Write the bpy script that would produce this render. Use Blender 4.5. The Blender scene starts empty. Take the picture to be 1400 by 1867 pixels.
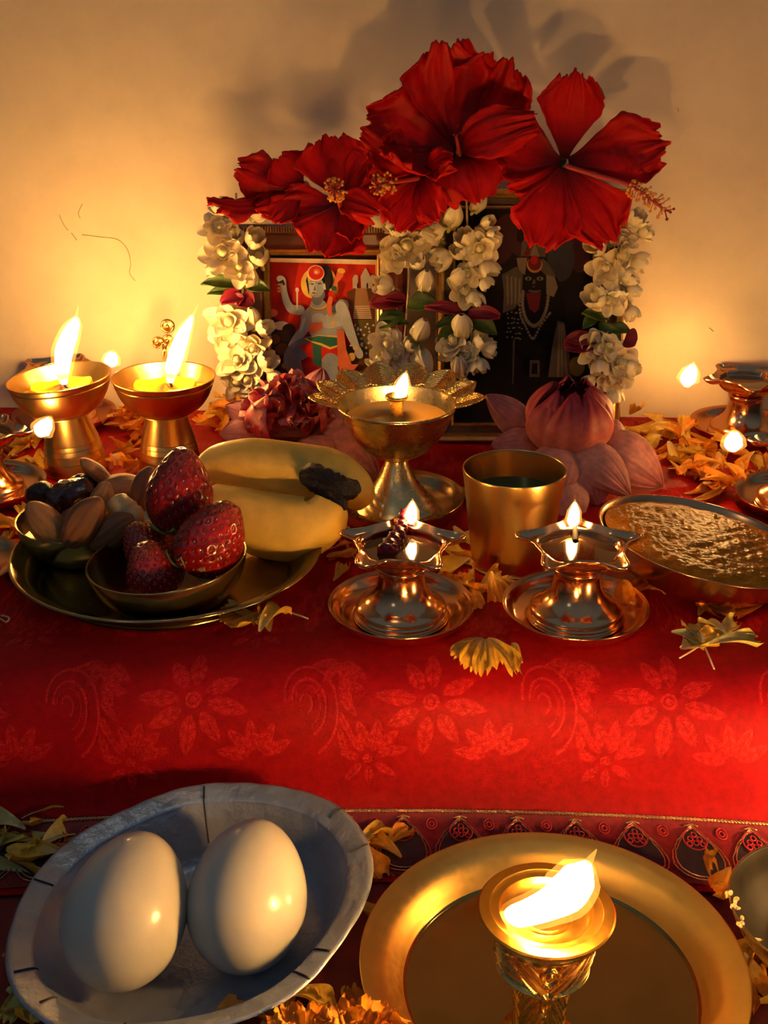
import bpy, math, random
import numpy as np
from mathutils import Vector, Matrix, Euler

random.seed(7)
rng = np.random.default_rng(11)
SC = bpy.context.scene
COL = SC.collection
PI = math.pi
R = math.radians

# ------------------------------------------------------------------ camera
FPX = 2200.0
PITCH = R(24.0)
CAM = np.array([0.0, 0.0, 0.284])
FW = np.array([0.0, math.cos(PITCH), -math.sin(PITCH)])
UPV = np.array([0.0, math.sin(PITCH), math.cos(PITCH)])
cd = bpy.data.cameras.new('camera')
cam = bpy.data.objects.new('camera', cd)
COL.objects.link(cam)
cam.location = CAM
cam.rotation_euler = (PI / 2 - PITCH, 0, 0)
cd.sensor_fit = 'HORIZONTAL'
cd.sensor_width = 36.0
cd.lens = FPX / 1400.0 * 36.0
cd.clip_start = 0.01
SC.camera = cam

def ray(u, v):
    return FW + np.array([1.0, 0, 0]) * ((u - 700.0) / FPX) - UPV * ((v - 933.5) / FPX)
def py(u, v, y):
    d = ray(u, v)
    return CAM + d * (y / d[1])
def pz(u, v, z):
    d = ray(u, v)
    return CAM + d * ((z - CAM[2]) / d[2])
def ppl(u, v, P0, n):
    d = ray(u, v)
    return CAM + d * (np.dot(P0 - CAM, n) / np.dot(d, n))
def mpp(P):
    return float(np.dot(np.asarray(P) - CAM, FW)) / FPX

# ------------------------------------------------------------------ materials
def nm(name):
    m = bpy.data.materials.new(name)
    m.use_nodes = True
    nt = m.node_tree
    nt.nodes.clear()
    out = nt.nodes.new('ShaderNodeOutputMaterial')
    return m, nt, out
def c4(c):
    return (c[0], c[1], c[2], 1.0)
def mixc(nt, fac, a, b, mode='MIX'):
    n = nt.nodes.new('ShaderNodeMix')
    n.data_type = 'RGBA'
    n.blend_type = mode
    for i, v in ((0, fac), (6, a), (7, b)):
        if isinstance(v, bpy.types.NodeSocket):
            nt.links.new(v, n.inputs[i])
        else:
            n.inputs[i].default_value = v if i == 0 else c4(v)
    return n.outputs[2]
def ramp(nt, src, stops):
    n = nt.nodes.new('ShaderNodeValToRGB')
    nt.links.new(src, n.inputs[0])
    e = n.color_ramp.elements
    while len(e) < len(stops):
        e.new(0.5)
    for i, (p, c) in enumerate(stops):
        e[i].position = p
        e[i].color = c4(c)
    return n.outputs[0]
def noise(nt, scale, detail=3, rough=0.55, coord='Object', stretch=None, off=None):
    tc = nt.nodes.new('ShaderNodeTexCoord')
    n = nt.nodes.new('ShaderNodeTexNoise')
    n.inputs['Scale'].default_value = scale
    n.inputs['Detail'].default_value = detail
    n.inputs['Roughness'].default_value = rough
    src = tc.outputs[coord]
    if stretch:
        mp = nt.nodes.new('ShaderNodeMapping')
        mp.inputs['Scale'].default_value = stretch
        nt.links.new(src, mp.inputs[0])
        src = mp.outputs[0]
    nt.links.new(src, n.inputs['Vector'])
    return n.outputs['Fac']
def mat(name, col, rough=0.5, metal=0.0, var=0.0, vscale=60, bump=0.0, bscale=300, bdist=0.001, sss=0.0, ssr=(1, .4, .2), sscale=0.004,
        trans=0.0, coat=0.0, spec=0.5, fac=None, stretch=None, rvar=0.0, sheen=0.0, detail=3, ior=0.0):
    """principled material; var = brightness variation by noise, fac = colour stops along the mesh attribute 'fac', trans = light let through a thin petal"""
    m, nt, out = nm(name)
    b = nt.nodes.new('ShaderNodeBsdfPrincipled')
    b.inputs['Roughness'].default_value = rough
    b.inputs['Metallic'].default_value = metal
    b.inputs['Specular IOR Level'].default_value = spec
    if ior: b.inputs['IOR'].default_value = ior
    if coat:
        b.inputs['Coat Weight'].default_value = coat
        b.inputs['Coat Roughness'].default_value = 0.08
    if sheen:
        b.inputs['Sheen Weight'].default_value = sheen
    if sss:
        b.inputs['Subsurface Weight'].default_value = sss
        b.inputs['Subsurface Radius'].default_value = ssr
        b.inputs['Subsurface Scale'].default_value = sscale
    src = None
    if fac:
        at = nt.nodes.new('ShaderNodeAttribute')
        at.attribute_name = 'fac'
        src = ramp(nt, at.outputs['Fac'], fac)
    if var:
        f = noise(nt, vscale, detail, stretch=stretch)
        lo = tuple(c * (1 - var) for c in col)
        hi = tuple(min(1, c * (1 + var)) for c in col)
        v = ramp(nt, f, [(0.3, (1 - var,) * 3), (0.7, (1 + var,) * 3)])
        src = mixc(nt, 1.0, src if src is not None else col, v, 'MULTIPLY')
    if src is not None:
        nt.links.new(src, b.inputs['Base Color'])
    else:
        b.inputs['Base Color'].default_value = c4(col)
    if rvar:
        f = noise(nt, vscale * 2, 4, stretch=stretch)
        mr = nt.nodes.new('ShaderNodeMapRange')
        mr.inputs[1].default_value = 0.3
        mr.inputs[2].default_value = 0.7
        mr.inputs[3].default_value = max(0.02, rough - rvar)
        mr.inputs[4].default_value = rough + rvar
        nt.links.new(f, mr.inputs[0])
        nt.links.new(mr.outputs[0], b.inputs['Roughness'])
    if bump:
        f = noise(nt, bscale, 4, stretch=stretch)
        bp = nt.nodes.new('ShaderNodeBump')
        bp.inputs['Strength'].default_value = bump
        bp.inputs['Distance'].default_value = bdist
        nt.links.new(f, bp.inputs['Height'])
        nt.links.new(bp.outputs[0], b.inputs['Normal'])
    sh = b.outputs[0]
    if trans:
        t = nt.nodes.new('ShaderNodeBsdfTranslucent')
        if src is not None:
            nt.links.new(src, t.inputs[0])
        else:
            t.inputs[0].default_value = c4(col)
        mx = nt.nodes.new('ShaderNodeMixShader')
        mx.inputs[0].default_value = trans
        nt.links.new(sh, mx.inputs[1])
        nt.links.new(t.outputs[0], mx.inputs[2])
        sh = mx.outputs[0]
    nt.links.new(sh, out.inputs[0])
    return m

MT = {}
MT['brass'] = mat('brass', (0.80, 0.52, 0.17), 0.24, 1.0, var=0.05, vscale=90, rvar=0.025)
MT['brass_brushed'] = mat('brushed_brass', (0.82, 0.52, 0.17), 0.29, 1.0, var=0.03, vscale=700, rvar=0.012, stretch=(1, 1, 0.06))
MT['brass_pale'] = mat('pale_brass', (0.74, 0.55, 0.25), 0.27, 1.0, var=0.05, vscale=90, rvar=0.025)
MT['brass_dull'] = mat('dull_bell_metal', (0.44, 0.33, 0.15), 0.22, 1.0, var=0.05, vscale=60, rvar=0.025)
MT['brass_hot'] = mat('deep_orange_brass', (0.76, 0.36, 0.05), 0.30, 1.0, var=0.05, vscale=260, rvar=0.025)
MT['brass_gold'] = mat('golden_brass', (0.86, 0.56, 0.16), 0.27, 1.0, var=0.05, vscale=260, rvar=0.025)
MT['copper'] = mat('copper', (0.82, 0.42, 0.20), 0.17, 1.0, var=0.05, vscale=90, rvar=0.025)
MT['copper_dark'] = mat('worn_copper', (0.66, 0.36, 0.18), 0.22, 1.0, var=0.05, vscale=80, rvar=0.025)
MT['steel'] = mat('tarnished_steel', (0.33, 0.25, 0.14), 0.25, 1.0, var=0.05, vscale=60, rvar=0.025)
MT['dark_inside'] = mat('dark_bowl_inside', (0.013, 0.010, 0.006), 0.5, var=0.4, vscale=90, spec=0.08)  # bowl inside coloured darker than its outer metal
MT['oil'] = mat('lamp_oil', (0.05, 0.022, 0.008), 0.04, 0.0, coat=0.6)
MT['oil_gold'] = mat('golden_lamp_oil', (0.45, 0.23, 0.04), 0.05, 0.0, coat=0.5)
MT['liquid'] = mat('dark_liquid', (0.012, 0.008, 0.005), 0.03, 0.0)
MT['wax'] = mat('yellow_wax', (0.95, 0.55, 0.02), 0.32, sss=0.5, ssr=(1, .55, .1), sscale=0.006)
MT['wick'] = mat('charred_wick', (0.03, 0.022, 0.02), 0.8)
MT['wick_red'] = mat('oiled_red_wick', (0.16, 0.006, 0.03), 0.22, var=0.4, vscale=600, bump=0.4, bscale=1200, bdist=0.0006)
MT['wick_white'] = mat('cotton_wick', (0.55, 0.45, 0.35), 0.8)
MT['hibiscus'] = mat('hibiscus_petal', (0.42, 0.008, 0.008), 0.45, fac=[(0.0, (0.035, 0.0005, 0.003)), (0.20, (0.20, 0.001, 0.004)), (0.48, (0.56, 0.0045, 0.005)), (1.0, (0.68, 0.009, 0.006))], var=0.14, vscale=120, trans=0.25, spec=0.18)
MT['stamen'] = mat('hibiscus_stamen_column', (0.45, 0.04, 0.03), 0.45, sss=0.2)
MT['pollen'] = mat('orange_anther', (0.85, 0.35, 0.03), 0.7)
MT['stigma'] = mat('dark_red_stigma', (0.25, 0.005, 0.01), 0.5)
MT['green'] = mat('dark_green_leaf', (0.07, 0.13, 0.02), 0.4, var=0.3, vscale=200, trans=0.15)
MT['green_pale'] = mat('yellow_green_leaf', (0.30, 0.33, 0.08), 0.5, var=0.3, vscale=200, trans=0.2)
MT['jasmine'] = mat('jasmine_petal', (0.86, 0.78, 0.58), 0.42, fac=[(0.0, (0.62, 0.58, 0.20)), (0.3, (0.88, 0.76, 0.46)), (1.0, (0.94, 0.84, 0.60))], sss=0.25, ssr=(1, .8, .5), sscale=0.003, trans=0.12)
MT['thread'] = mat('garland_thread', (0.62, 0.45, 0.30), 0.8)
MT['rose'] = mat('crimson_rose_petal', (0.23, 0.004, 0.022), 0.5, var=0.25, vscale=150, trans=0.15)
MT['lotus'] = mat('pink_lotus_petal', (0.7, 0.3, 0.3), 0.5, fac=[(0.0, (0.74, 0.34, 0.26)), (0.45, (0.72, 0.22, 0.18)), (0.72, (0.60, 0.10, 0.10)), (1.0, (0.34, 0.015, 0.035))], var=0.2, vscale=180, stretch=None, trans=0.15, bump=0.25, bscale=350)
MT['lotus_outer'] = mat('drooping_lotus_petal', (0.55, 0.32, 0.30), 0.55, fac=[(0.0, (0.70, 0.32, 0.26)), (0.6, (0.62, 0.24, 0.21)), (1.0, (0.42, 0.13, 0.14))], var=0.25, vscale=160, trans=0.15, bump=0.3, bscale=350)
MT['lotus_core'] = mat('crimson_lotus_core', (0.50, 0.02, 0.05), 0.4, fac=[(0.0, (0.6, 0.10, 0.10)), (0.6, (0.48, 0.02, 0.05)), (1.0, (0.62, 0.22, 0.18))], var=0.3, vscale=200, trans=0.12)
MT['marigold'] = mat('orange_marigold', (0.86, 0.32, 0.02), 0.55, fac=[(0.0, (0.75, 0.45, 0.08)), (0.5, (0.88, 0.36, 0.02)), (1.0, (0.85, 0.28, 0.01))], var=0.15, vscale=300, trans=0.25)
MT['marigold_yellow'] = mat('yellow_marigold', (0.85, 0.50, 0.05), 0.55, fac=[(0.0, (0.72, 0.55, 0.22)), (0.5, (0.86, 0.55, 0.06)), (1.0, (0.85, 0.48, 0.04))], var=0.15, vscale=300, trans=0.25)
MT['marigold_pale'] = mat('pale_yellow_marigold', (0.62, 0.55, 0.12), 0.55, fac=[(0.0, (0.6, 0.55, 0.3)), (1.0, (0.66, 0.55, 0.10))], var=0.15, vscale=300, trans=0.25)
MT['banana'] = mat('banana_peel', (0.78, 0.50, 0.09), 0.42, var=0.13, vscale=70, bump=0.1, bscale=150, spec=0.4)
MT['banana_stalk'] = mat('blackened_banana_stalk', (0.018, 0.012, 0.010), 0.6, var=0.6, vscale=500, bump=0.7, bscale=500, bdist=0.002)
MT['strawberry'] = mat('strawberry_flesh', (0.36, 0.010, 0.008), 0.24, fac=[(0.0, (0.33, 0.05, 0.015)), (0.35, (0.34, 0.008, 0.008)), (1.0, (0.24, 0.004, 0.006))], var=0.2, vscale=90, sss=0.15, sscale=0.003, coat=0.25)
MT['seed'] = mat('strawberry_seed', (0.45, 0.16, 0.03), 0.4)
MT['almond'] = mat('almond_skin', (0.40, 0.19, 0.07), 0.6, var=0.3, vscale=250, bump=0.35, bscale=400, stretch=(1, 1, 0.12))
MT['almond_dark'] = mat('dark_almond_skin', (0.26, 0.10, 0.035), 0.6, var=0.35, vscale=250, bump=0.35, bscale=400, stretch=(1, 1, 0.12))
MT['cashew'] = mat('pale_cashew', (0.62, 0.46, 0.22), 0.55, var=0.15, vscale=150)
MT['date'] = mat('dark_date_skin', (0.06, 0.012, 0.006), 0.18, var=0.5, vscale=200, bump=0.6, bscale=220, bdist=0.002, coat=0.4)
MT['raisin'] = mat('black_raisin_skin', (0.012, 0.008, 0.010), 0.3, bump=0.8, bscale=300, bdist=0.002)
MT['halwa'] = mat('caramel_sweet', (0.60, 0.185, 0.006), 0.24, var=0.25, vscale=120, bump=0.6, bscale=430, bdist=0.0018, ior=1.22, detail=5)
MT['egg'] = mat('boiled_egg_white', (0.54, 0.52, 0.47), 0.22, sss=0.3, ssr=(1, .7, .5), sscale=0.006, var=0.04, vscale=40)
MT['foil'] = mat('silver_foil_paper', (0.42, 0.46, 0.54), 0.36, 0.70, var=0.12, vscale=50, bump=0.5, bscale=130, bdist=0.002)
MT['wood_red'] = mat('dark_red_wood', (0.085, 0.013, 0.007), 0.32, var=0.35, vscale=80, stretch=(0.1, 1, 1))
MT['gilt'] = mat('gilt_edge', (0.60, 0.36, 0.10), 0.3, 0.85, var=0.2, vscale=200)
MT['gold_thread'] = mat('gold_thread', (0.60, 0.36, 0.18), 0.35, 0.8, var=0.3, vscale=900)
MT['red_thread'] = mat('red_thread', (0.45, 0.02, 0.03), 0.5)
MT['navy'] = mat('dark_teal_applique', (0.016, 0.012, 0.022), 0.6, var=0.3, vscale=300)
# ------------------------------------------------------------------ geometry helpers
class G:
    def __init__(s):
        s.v = []; s.f = []; s.m = []; s.a = []; s.n = 0
    def add(s, V, F, m=0, a=None):
        V = np.asarray(V, float).reshape(-1, 3)
        s.v.append(V)
        s.a.append(np.zeros(len(V)) if a is None else np.asarray(a, float).ravel())
        o = s.n
        s.f.extend([tuple(i + o for i in f) for f in F])
        s.m.extend([m] * len(F))
        s.n += len(V)
        return s
    def grid(s, P, cu=False, cv=False, m=0, a=None):
        P = np.asarray(P, float)
        nu, nv = P.shape[:2]
        I = np.arange(nu * nv).reshape(nu, nv)
        if cu: I = np.vstack([I, I[:1]])
        if cv: I = np.hstack([I, I[:, :1]])
        F = np.stack([I[:-1, :-1], I[1:, :-1], I[1:, 1:], I[:-1, 1:]], -1).reshape(-1, 4).tolist()
        return s.add(P.reshape(-1, 3), F, m, a)
    def lathe(s, prof, n=72, m=0, c=(0, 0, 0), fn=None, a=None):
        prof = np.asarray(prof, float)
        th = np.linspace(0, 2 * PI, n, endpoint=False)
        r = prof[:, 0][:, None] * np.ones(n)
        z = prof[:, 1][:, None] * np.ones(n)
        T = th[None, :] * np.ones((len(prof), 1))
        if fn is not None:
            r, z = fn(r, z, T)
        P = np.stack([r * np.cos(T) + c[0], r * np.sin(T) + c[1], z + c[2]], -1)
        return s.grid(P[:, ::-1], cv=True, m=m, a=None if a is None else (np.asarray(a)[:, None] * np.ones(n)))
    def tube(s, pts, rad, n=10, m=0, a=None, fn=None):
        pts = np.asarray(pts, float)
        k = len(pts)
        rad = np.ones(k) * rad
        t = np.gradient(pts, axis=0)
        t /= np.linalg.norm(t, axis=1)[:, None] + 1e-12
        ref = np.array([0.31, 0.2, 0.93])
        if abs(np.dot(ref, t.mean(0) / (np.linalg.norm(t.mean(0)) + 1e-9))) > 0.9: ref = np.array([0.9, 0.3, -0.2])
        th = np.linspace(0, 2 * PI, n, endpoint=False)
        rows = []
        x = ref
        for i in range(k):
            x = x - t[i] * np.dot(x, t[i]); x = x / np.linalg.norm(x)
            y = np.cross(t[i], x)
            rr = rad[i] if fn is None else rad[i] * fn(i / (k - 1), th)
            rows.append(pts[i] + (np.cos(th) * rr)[:, None] * x + (np.sin(th) * rr)[:, None] * y)
        rows = [np.repeat(pts[:1], n, 0)] + rows + [np.repeat(pts[-1:], n, 0)]
        aa = None
        if a is not None:
            a = np.asarray(a, float)
            aa = np.repeat(np.concatenate([[a[0]], a, [a[-1]]]), n)
        return s.grid(np.array(rows), cv=True, m=m, a=aa)
    def ball(s, c, r, rot=None, nu=14, nv=20, m=0, fn=None, a=None):
        """ellipsoid, axis = local z; fn(ph, th, P) reshapes unit points"""
        ph = np.linspace(0, PI, nu)[:, None]
        th = np.linspace(0, 2 * PI, nv, endpoint=False)[None, :]
        P = np.stack([np.sin(ph) * np.cos(th), np.sin(ph) * np.sin(th), np.cos(ph) * np.ones_like(th)], -1)
        if fn is not None: P = fn(ph, th, P)
        P = P * np.asarray(r if np.ndim(r) else (r, r, r))
        if rot is not None: P = P @ np.asarray(rot).T
        return s.grid(P[::-1] + np.asarray(c), cv=True, m=m, a=None if a is None else (np.linspace(1, 0, nu)[:, None] * np.ones(nv)))
    def box(s, lo, hi, m=0):
        x0, y0, z0 = lo; x1, y1, z1 = hi
        V = [(x0, y0, z0), (x1, y0, z0), (x1, y1, z0), (x0, y1, z0), (x0, y0, z1), (x1, y0, z1), (x1, y1, z1), (x0, y1, z1)]
        return s.add(V, [(3, 2, 1, 0), (4, 5, 6, 7), (0, 1, 5, 4), (1, 2, 6, 5), (2, 3, 7, 6), (3, 0, 4, 7)], m)
    def mesh(s, name, mats, smooth=True, sharp=None):
        me = bpy.data.meshes.new(name)
        V = np.vstack(s.v)
        me.from_pydata(V.tolist(), [], s.f)
        for x in (mats if isinstance(mats, (list, tuple)) else [mats]):
            me.materials.append(MT[x] if isinstance(x, str) else x)
        me.polygons.foreach_set('material_index', s.m)
        me.polygons.foreach_set('use_smooth', [smooth] * len(s.f))
        at = me.attributes.new('fac', 'FLOAT', 'POINT')
        at.data.foreach_set('value', np.concatenate(s.a).astype(np.float32))
        me.update()
        if smooth and sharp: me.set_sharp_from_angle(angle=R(sharp))
        return me
    def build(s, name, mats, parent=None, loc=None, smooth=True, sharp=None, solid=0.0, off=0.0, sub=0):
        o = bpy.data.objects.new(name, s.mesh(name, mats, smooth, sharp))
        COL.objects.link(o)
        if parent is not None: o.parent = parent
        if loc is not None: o.location = loc
        if solid:
            md = o.modifiers.new('thickness', 'SOLIDIFY'); md.thickness = solid; md.offset = off
        if sub:
            md = o.modifiers.new('smooth', 'SUBSURF'); md.levels = sub; md.render_levels = sub
        return o

def tag(o, label=None, cat=None, group=None, kind=None):
    for k, v in (('label', label), ('category', cat), ('group', group), ('kind', kind)):
        if v: o[k] = v
    return o
def thing(name, label, cat, loc=(0, 0, 0), rot=(0, 0, 0), group=None):
    o = bpy.data.objects.new(name, None)
    o.empty_display_size = 0.01
    COL.objects.link(o)
    o.location = loc; o.rotation_euler = rot
    return tag(o, label, cat, group)
def dup(src, loc, rot, label=None, group=None):
    r = src.copy(); COL.objects.link(r); r.location = loc; r.rotation_euler = rot
    if label: r['label'] = label
    if group: r['group'] = group
    for ch in list(src.children):
        c = ch.copy(); COL.objects.link(c); c.parent = r
        for g in ch.children:
            d = g.copy(); COL.objects.link(d); d.parent = c
    return r
def sm(pts, n=8, closed=False):
    """Catmull-Rom through the points"""
    P = np.asarray(pts, float)
    k = len(P)
    out = []
    for i in range(k if closed else k - 1):
        if closed: p0, p1, p2, p3 = P[(i - 1) % k], P[i], P[(i + 1) % k], P[(i + 2) % k]
        else: p0, p1, p2, p3 = P[max(i - 1, 0)], P[i], P[i + 1], P[min(i + 2, k - 1)]
        for j in range(n):
            t = j / n
            out.append(0.5 * ((2 * p1) + (-p0 + p2) * t + (2 * p0 - 5 * p1 + 4 * p2 - p3) * t * t + (-p0 + 3 * p1 - 3 * p2 + p3) * t ** 3))
    if not closed: out.append(P[-1])
    return np.array(out)
def unit(v):
    v = np.asarray(v, float)
    return v / (np.linalg.norm(v) + 1e-12)
def frame(z, x=(1, 0, 0)):
    z = unit(z); x = np.asarray(x, float)
    x = unit(x - z * np.dot(x, z)); y = np.cross(z, x)
    return np.stack([x, y, z], 1)
def eul(M):
    return Matrix([list(r) for r in M]).to_euler()

def petal(g, base, tip, normal, width, shape='hib', cup=0.0, arch=0.0, curl=0.0, ruffle=0.0, freq=3.0, veins=0.0, twist=0.0, nu=26, nv=25, m=0, seed=0, f0=0.0, f1=1.0, stripe=0.0):
    """a thin petal from base to tip (3-D points); normal = side it faces; lengths in metres"""
    base = np.asarray(base, float); tip = np.asarray(tip, float)
    L = np.linalg.norm(tip - base)
    x = (tip - base) / L
    z = unit(np.asarray(normal, float) - x * np.dot(normal, x))
    y = np.cross(z, x)
    s = np.linspace(0, 1, nu)[:, None]
    t = np.linspace(-1, 1, nv)[None, :]
    rs = np.random.default_rng(seed)
    p1, p2, p3 = rs.uniform(0, 6.28, 3)
    if shape == 'hib':
        q_ = np.clip(s / 0.72, 0, 1)
        w = 0.13 + 0.87 * q_ ** 1.55 * (2.2 - 1.2 * q_)
        w = w * np.where(s > 0.74, np.sqrt(np.clip(1 - ((s - 0.74) / 0.33) ** 2, 0, 1)) * 0.75 + 0.25, 1)
        X = L * s * (1 - (0.10 * t ** 2 + 0.13 * t ** 6) * s ** 3)
        X = X + L * 0.035 * s ** 5 * np.sin(8 * t + p1) + L * 0.022 * s ** 7 * np.sin(19 * t + p2) + L * 0.012 * s ** 9 * np.sin(41 * t + p3)
        w = w * (1 + 0.05 * s * np.sin(15 * s + p1 + 2 * np.sign(t)) + 0.03 * s * np.sin(37 * s + p2))
    elif shape == 'lotus':
        w = np.sin(PI * (0.06 + 0.94 * s ** 0.85)) ** 0.75
        w = np.where(s < 0.5, np.maximum(w, 0.30), w)
        w = w * 1.0 + 0.0
        X = L * s
    elif shape == 'spoon':
        w = np.sin(PI * (0.10 + 0.86 * s ** 1.0)) ** 0.6
        X = L * s
    elif shape == 'wedge':
        w = 0.12 + 0.88 * s ** 0.8
        w = w * np.where(s > 0.85, np.sqrt(np.clip(1 - ((s - 0.85) / 0.2) ** 2, 0, 1)), 1)
        X = L * s + L * 0.06 * s ** 8 * np.sin(7 * t + p1)
    else:
        w = np.sin(PI * (0.03 + 0.97 * s)) ** 0.9
        X = L * s
    Y = 0.5 * width * w * t
    Z = cup * width * (t ** 2) * w + arch * L * 4 * s * (1 - s) + curl * L * s ** 3
    Z = Z + ruffle * L * s ** 1.5 * (0.25 + np.abs(t) ** 1.3) * (np.sin(freq * t * 2 + p1 + 1.5 * s) + 0.5 * np.sin(freq * 4.3 * t + p2) + 0.6 * np.sin(7 * s + p3 + 2 * np.sign(t)) * np.abs(t))
    if shape == 'hib':
        phi = np.arctan2(t, 1.25 - s)
        edge = s ** 5 * 0.8 + np.abs(t) ** 4 * s
        Z = Z + L * edge * (0.035 * np.sin(8 * phi + p2) + 0.026 * np.sin(17 * phi + p3) + 0.012 * np.sin(33 * phi + p1))
        Z = Z + 0.03 * L * np.sin(3.1 * s + 2.3 * t + p3) * s
    if veins: Z = Z + veins * width * s ** 0.5 * np.abs(np.sin(t * 14 + 0.8 * t * s)) * (1 - 0.3 * s)
    if twist:
        ang = twist * s
        Y, Z = Y * np.cos(ang) - Z * np.sin(ang), Y * np.sin(ang) + Z * np.cos(ang)
    P = base + X[..., None] * x + Y[..., None] * y + Z[..., None] * z
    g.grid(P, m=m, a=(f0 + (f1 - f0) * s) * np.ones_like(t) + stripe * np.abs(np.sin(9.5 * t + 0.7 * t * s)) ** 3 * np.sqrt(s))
    return g

# ------------------------------------------------------------------ flames
def flame_mats(name, power, core=(1.0, 0.50, 0.13), tip=(1.0, 0.36, 0.04), hot=1.0, lit=0.30, top=0.75):
    m, nt, out = nm(name)
    at = nt.nodes.new('ShaderNodeAttribute'); at.attribute_name = 'fac'
    e = nt.nodes.new('ShaderNodeEmission')
    colr = ramp(nt, at.outputs['Fac'], [(0.0, (0.55, 0.5, 1.0)), (0.10, (1.0, 0.50, 0.12)), (0.35, core), (0.8, core), (1.0, tip)])
    nt.links.new(colr, e.inputs[0])
    rp = nt.nodes.new('ShaderNodeValToRGB')
    nt.links.new(at.outputs['Fac'], rp.inputs[0])
    el = rp.color_ramp.elements
    el[0].position = 0.0; el[0].color = (0.012, 0.012, 0.012, 1)
    el[1].position = lit; el[1].color = (1, 1, 1, 1)
    x = el.new(lit * 0.5); x.color = (0.02, 0.02, 0.02, 1)
    x = el.new(top); x.color = (0.9, 0.9, 0.9, 1)
    x = el.new(1.0); x.color = (0.02, 0.02, 0.02, 1)
    mu = nt.nodes.new('ShaderNodeMath'); mu.operation = 'MULTIPLY'
    nt.links.new(rp.outputs[0], mu.inputs[0]); mu.inputs[1].default_value = power
    nt.links.new(mu.outputs[0], e.inputs[1])
    nt.links.new(e.outputs[0], out.inputs[0])
    m2, nt, out = nm(name + '_mantle')
    e = nt.nodes.new('ShaderNodeEmission'); e.inputs[0].default_value = (1.0, 0.40, 0.06, 1); e.inputs[1].default_value = 1.9 * hot
    t = nt.nodes.new('ShaderNodeBsdfTransparent')
    at = nt.nodes.new('ShaderNodeAttribute'); at.attribute_name = 'fac'
    rp = nt.nodes.new('ShaderNodeValToRGB'); nt.links.new(at.outputs['Fac'], rp.inputs[0])
    el = rp.color_ramp.elements
    el[0].position = 0.05; el[0].color = (0, 0, 0, 1); el[1].position = 0.4; el[1].color = (.30, .30, .30, 1)
    x = el.new(1.0); x.color = (0.22, 0.22, 0.22, 1)
    mu = nt.nodes.new('ShaderNodeMath'); mu.operation = 'MULTIPLY'; mu.inputs[1].default_value = 1.9 * hot
    nt.links.new(rp.outputs[0], mu.inputs[0]); nt.links.new(mu.outputs[0], e.inputs[1])
    mx = nt.nodes.new('ShaderNodeAddShader')
    nt.links.new(t.outputs[0], mx.inputs[0]); nt.links.new(e.outputs[0], mx.inputs[1])
    nt.links.new(mx.outputs[0], out.inputs[0])
    return [m, m2]
def flame(pts, radii, mats, parent, mantle=1.35, name='flame', ext=0.10):
    """pts: local path of the flame, radii along it"""
    P = sm(pts, 8)
    k = len(P)
    rr = np.interp(np.linspace(0, 1, k), np.linspace(0, 1, len(radii)), radii)
    g = G()
    tt = np.linspace(0, 1, k)
    g.tube(P, rr, 14, 0, a=tt)
    d = P[-1] - P[-2]
    Q = P.copy()
    Q = np.vstack([Q, Q[-1] + d / np.linalg.norm(d) * ext * np.linalg.norm(P[-1] - P[0])])
    r2 = np.append(rr * mantle + radii[1] * 0.12 * (tt > 0.1), rr[-1] * 0.3)
    g.tube(Q, r2, 14, 1, a=np.linspace(0, 1, k + 1))
    return g.build(name, mats, parent)
# ------------------------------------------------------------------ the setting
WROT = R(-2.6)
def wall_y(x): return 0.812 + math.tan(WROT) * x
m, nt, out = nm('cream_plaster')
b = nt.nodes.new('ShaderNodeBsdfPrincipled'); b.inputs['Roughness'].default_value = 0.75
f1 = noise(nt, 3.2, 5, 0.6); f2 = noise(nt, 26, 4, 0.65)
c = mixc(nt, 1.0, ramp(nt, f1, [(0.3, (0.78, 0.645, 0.46)), (0.7, (0.86, 0.735, 0.55))]), ramp(nt, f2, [(0.25, (0.90, 0.90, 0.90)), (0.6, (1, 1, 1))]), 'MULTIPLY')
nt.links.new(c, b.inputs['Base Color'])
bp = nt.nodes.new('ShaderNodeBump'); bp.inputs['Strength'].default_value = 0.12; bp.inputs['Distance'].default_value = 0.003
nt.links.new(noise(nt, 40, 4), bp.inputs['Height']); nt.links.new(bp.outputs[0], b.inputs['Normal'])
nt.links.new(b.outputs[0], out.inputs[0])
MT['plaster'] = m
MT['scuff'] = mat('grey_scuff', (0.55, 0.44, 0.30), 0.8)
g = G(); g.box((-1.5, 0, -0.2), (1.5, 0.1, 2.2))
wall = g.build('wall_back', 'plaster', loc=(0, 0.812, 0), smooth=False)
wall.rotation_euler = (0, 0, WROT)
tag(wall, 'cream plastered wall behind the altar', kind='structure')
def wall_pt(u, v, off=0.0):
    n = np.array([math.sin(WROT), -math.cos(WROT), 0.0])
    return ppl(u, v, np.array([0, 0.812, 0.0]) + n * off, n)
MT['floor'] = mat('grey_floor', (0.12, 0.10, 0.09), 0.7, var=0.2, vscale=20)
g = G(); g.box((-1.5, -1.2, -0.17), (1.5, 0.815, -0.0685))
tag(g.build('floor', 'floor', smooth=False), 'floor under the cloths', kind='structure')
# faint scratches on the plaster
g = G()
for pts in ([(150, 372), (143, 388), (146, 398)], [(108, 392), (116, 410), (124, 420)], [(150, 428), (180, 432), (214, 437), (232, 455), (238, 480), (236, 498), (246, 512)], [(1236, 196), (1237, 204)], [(1293, 598), (1300, 604)], [(130, 425), (140, 438)]):
    P = np.array([wall_pt(u, v, 0.0004) for u, v in pts])
    g.tube(sm(P, 5), 0.00035, 5)
tag(g.build('trim_scratches', 'scuff'), 'faint grey scratches on the plaster wall', kind='structure')

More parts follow.
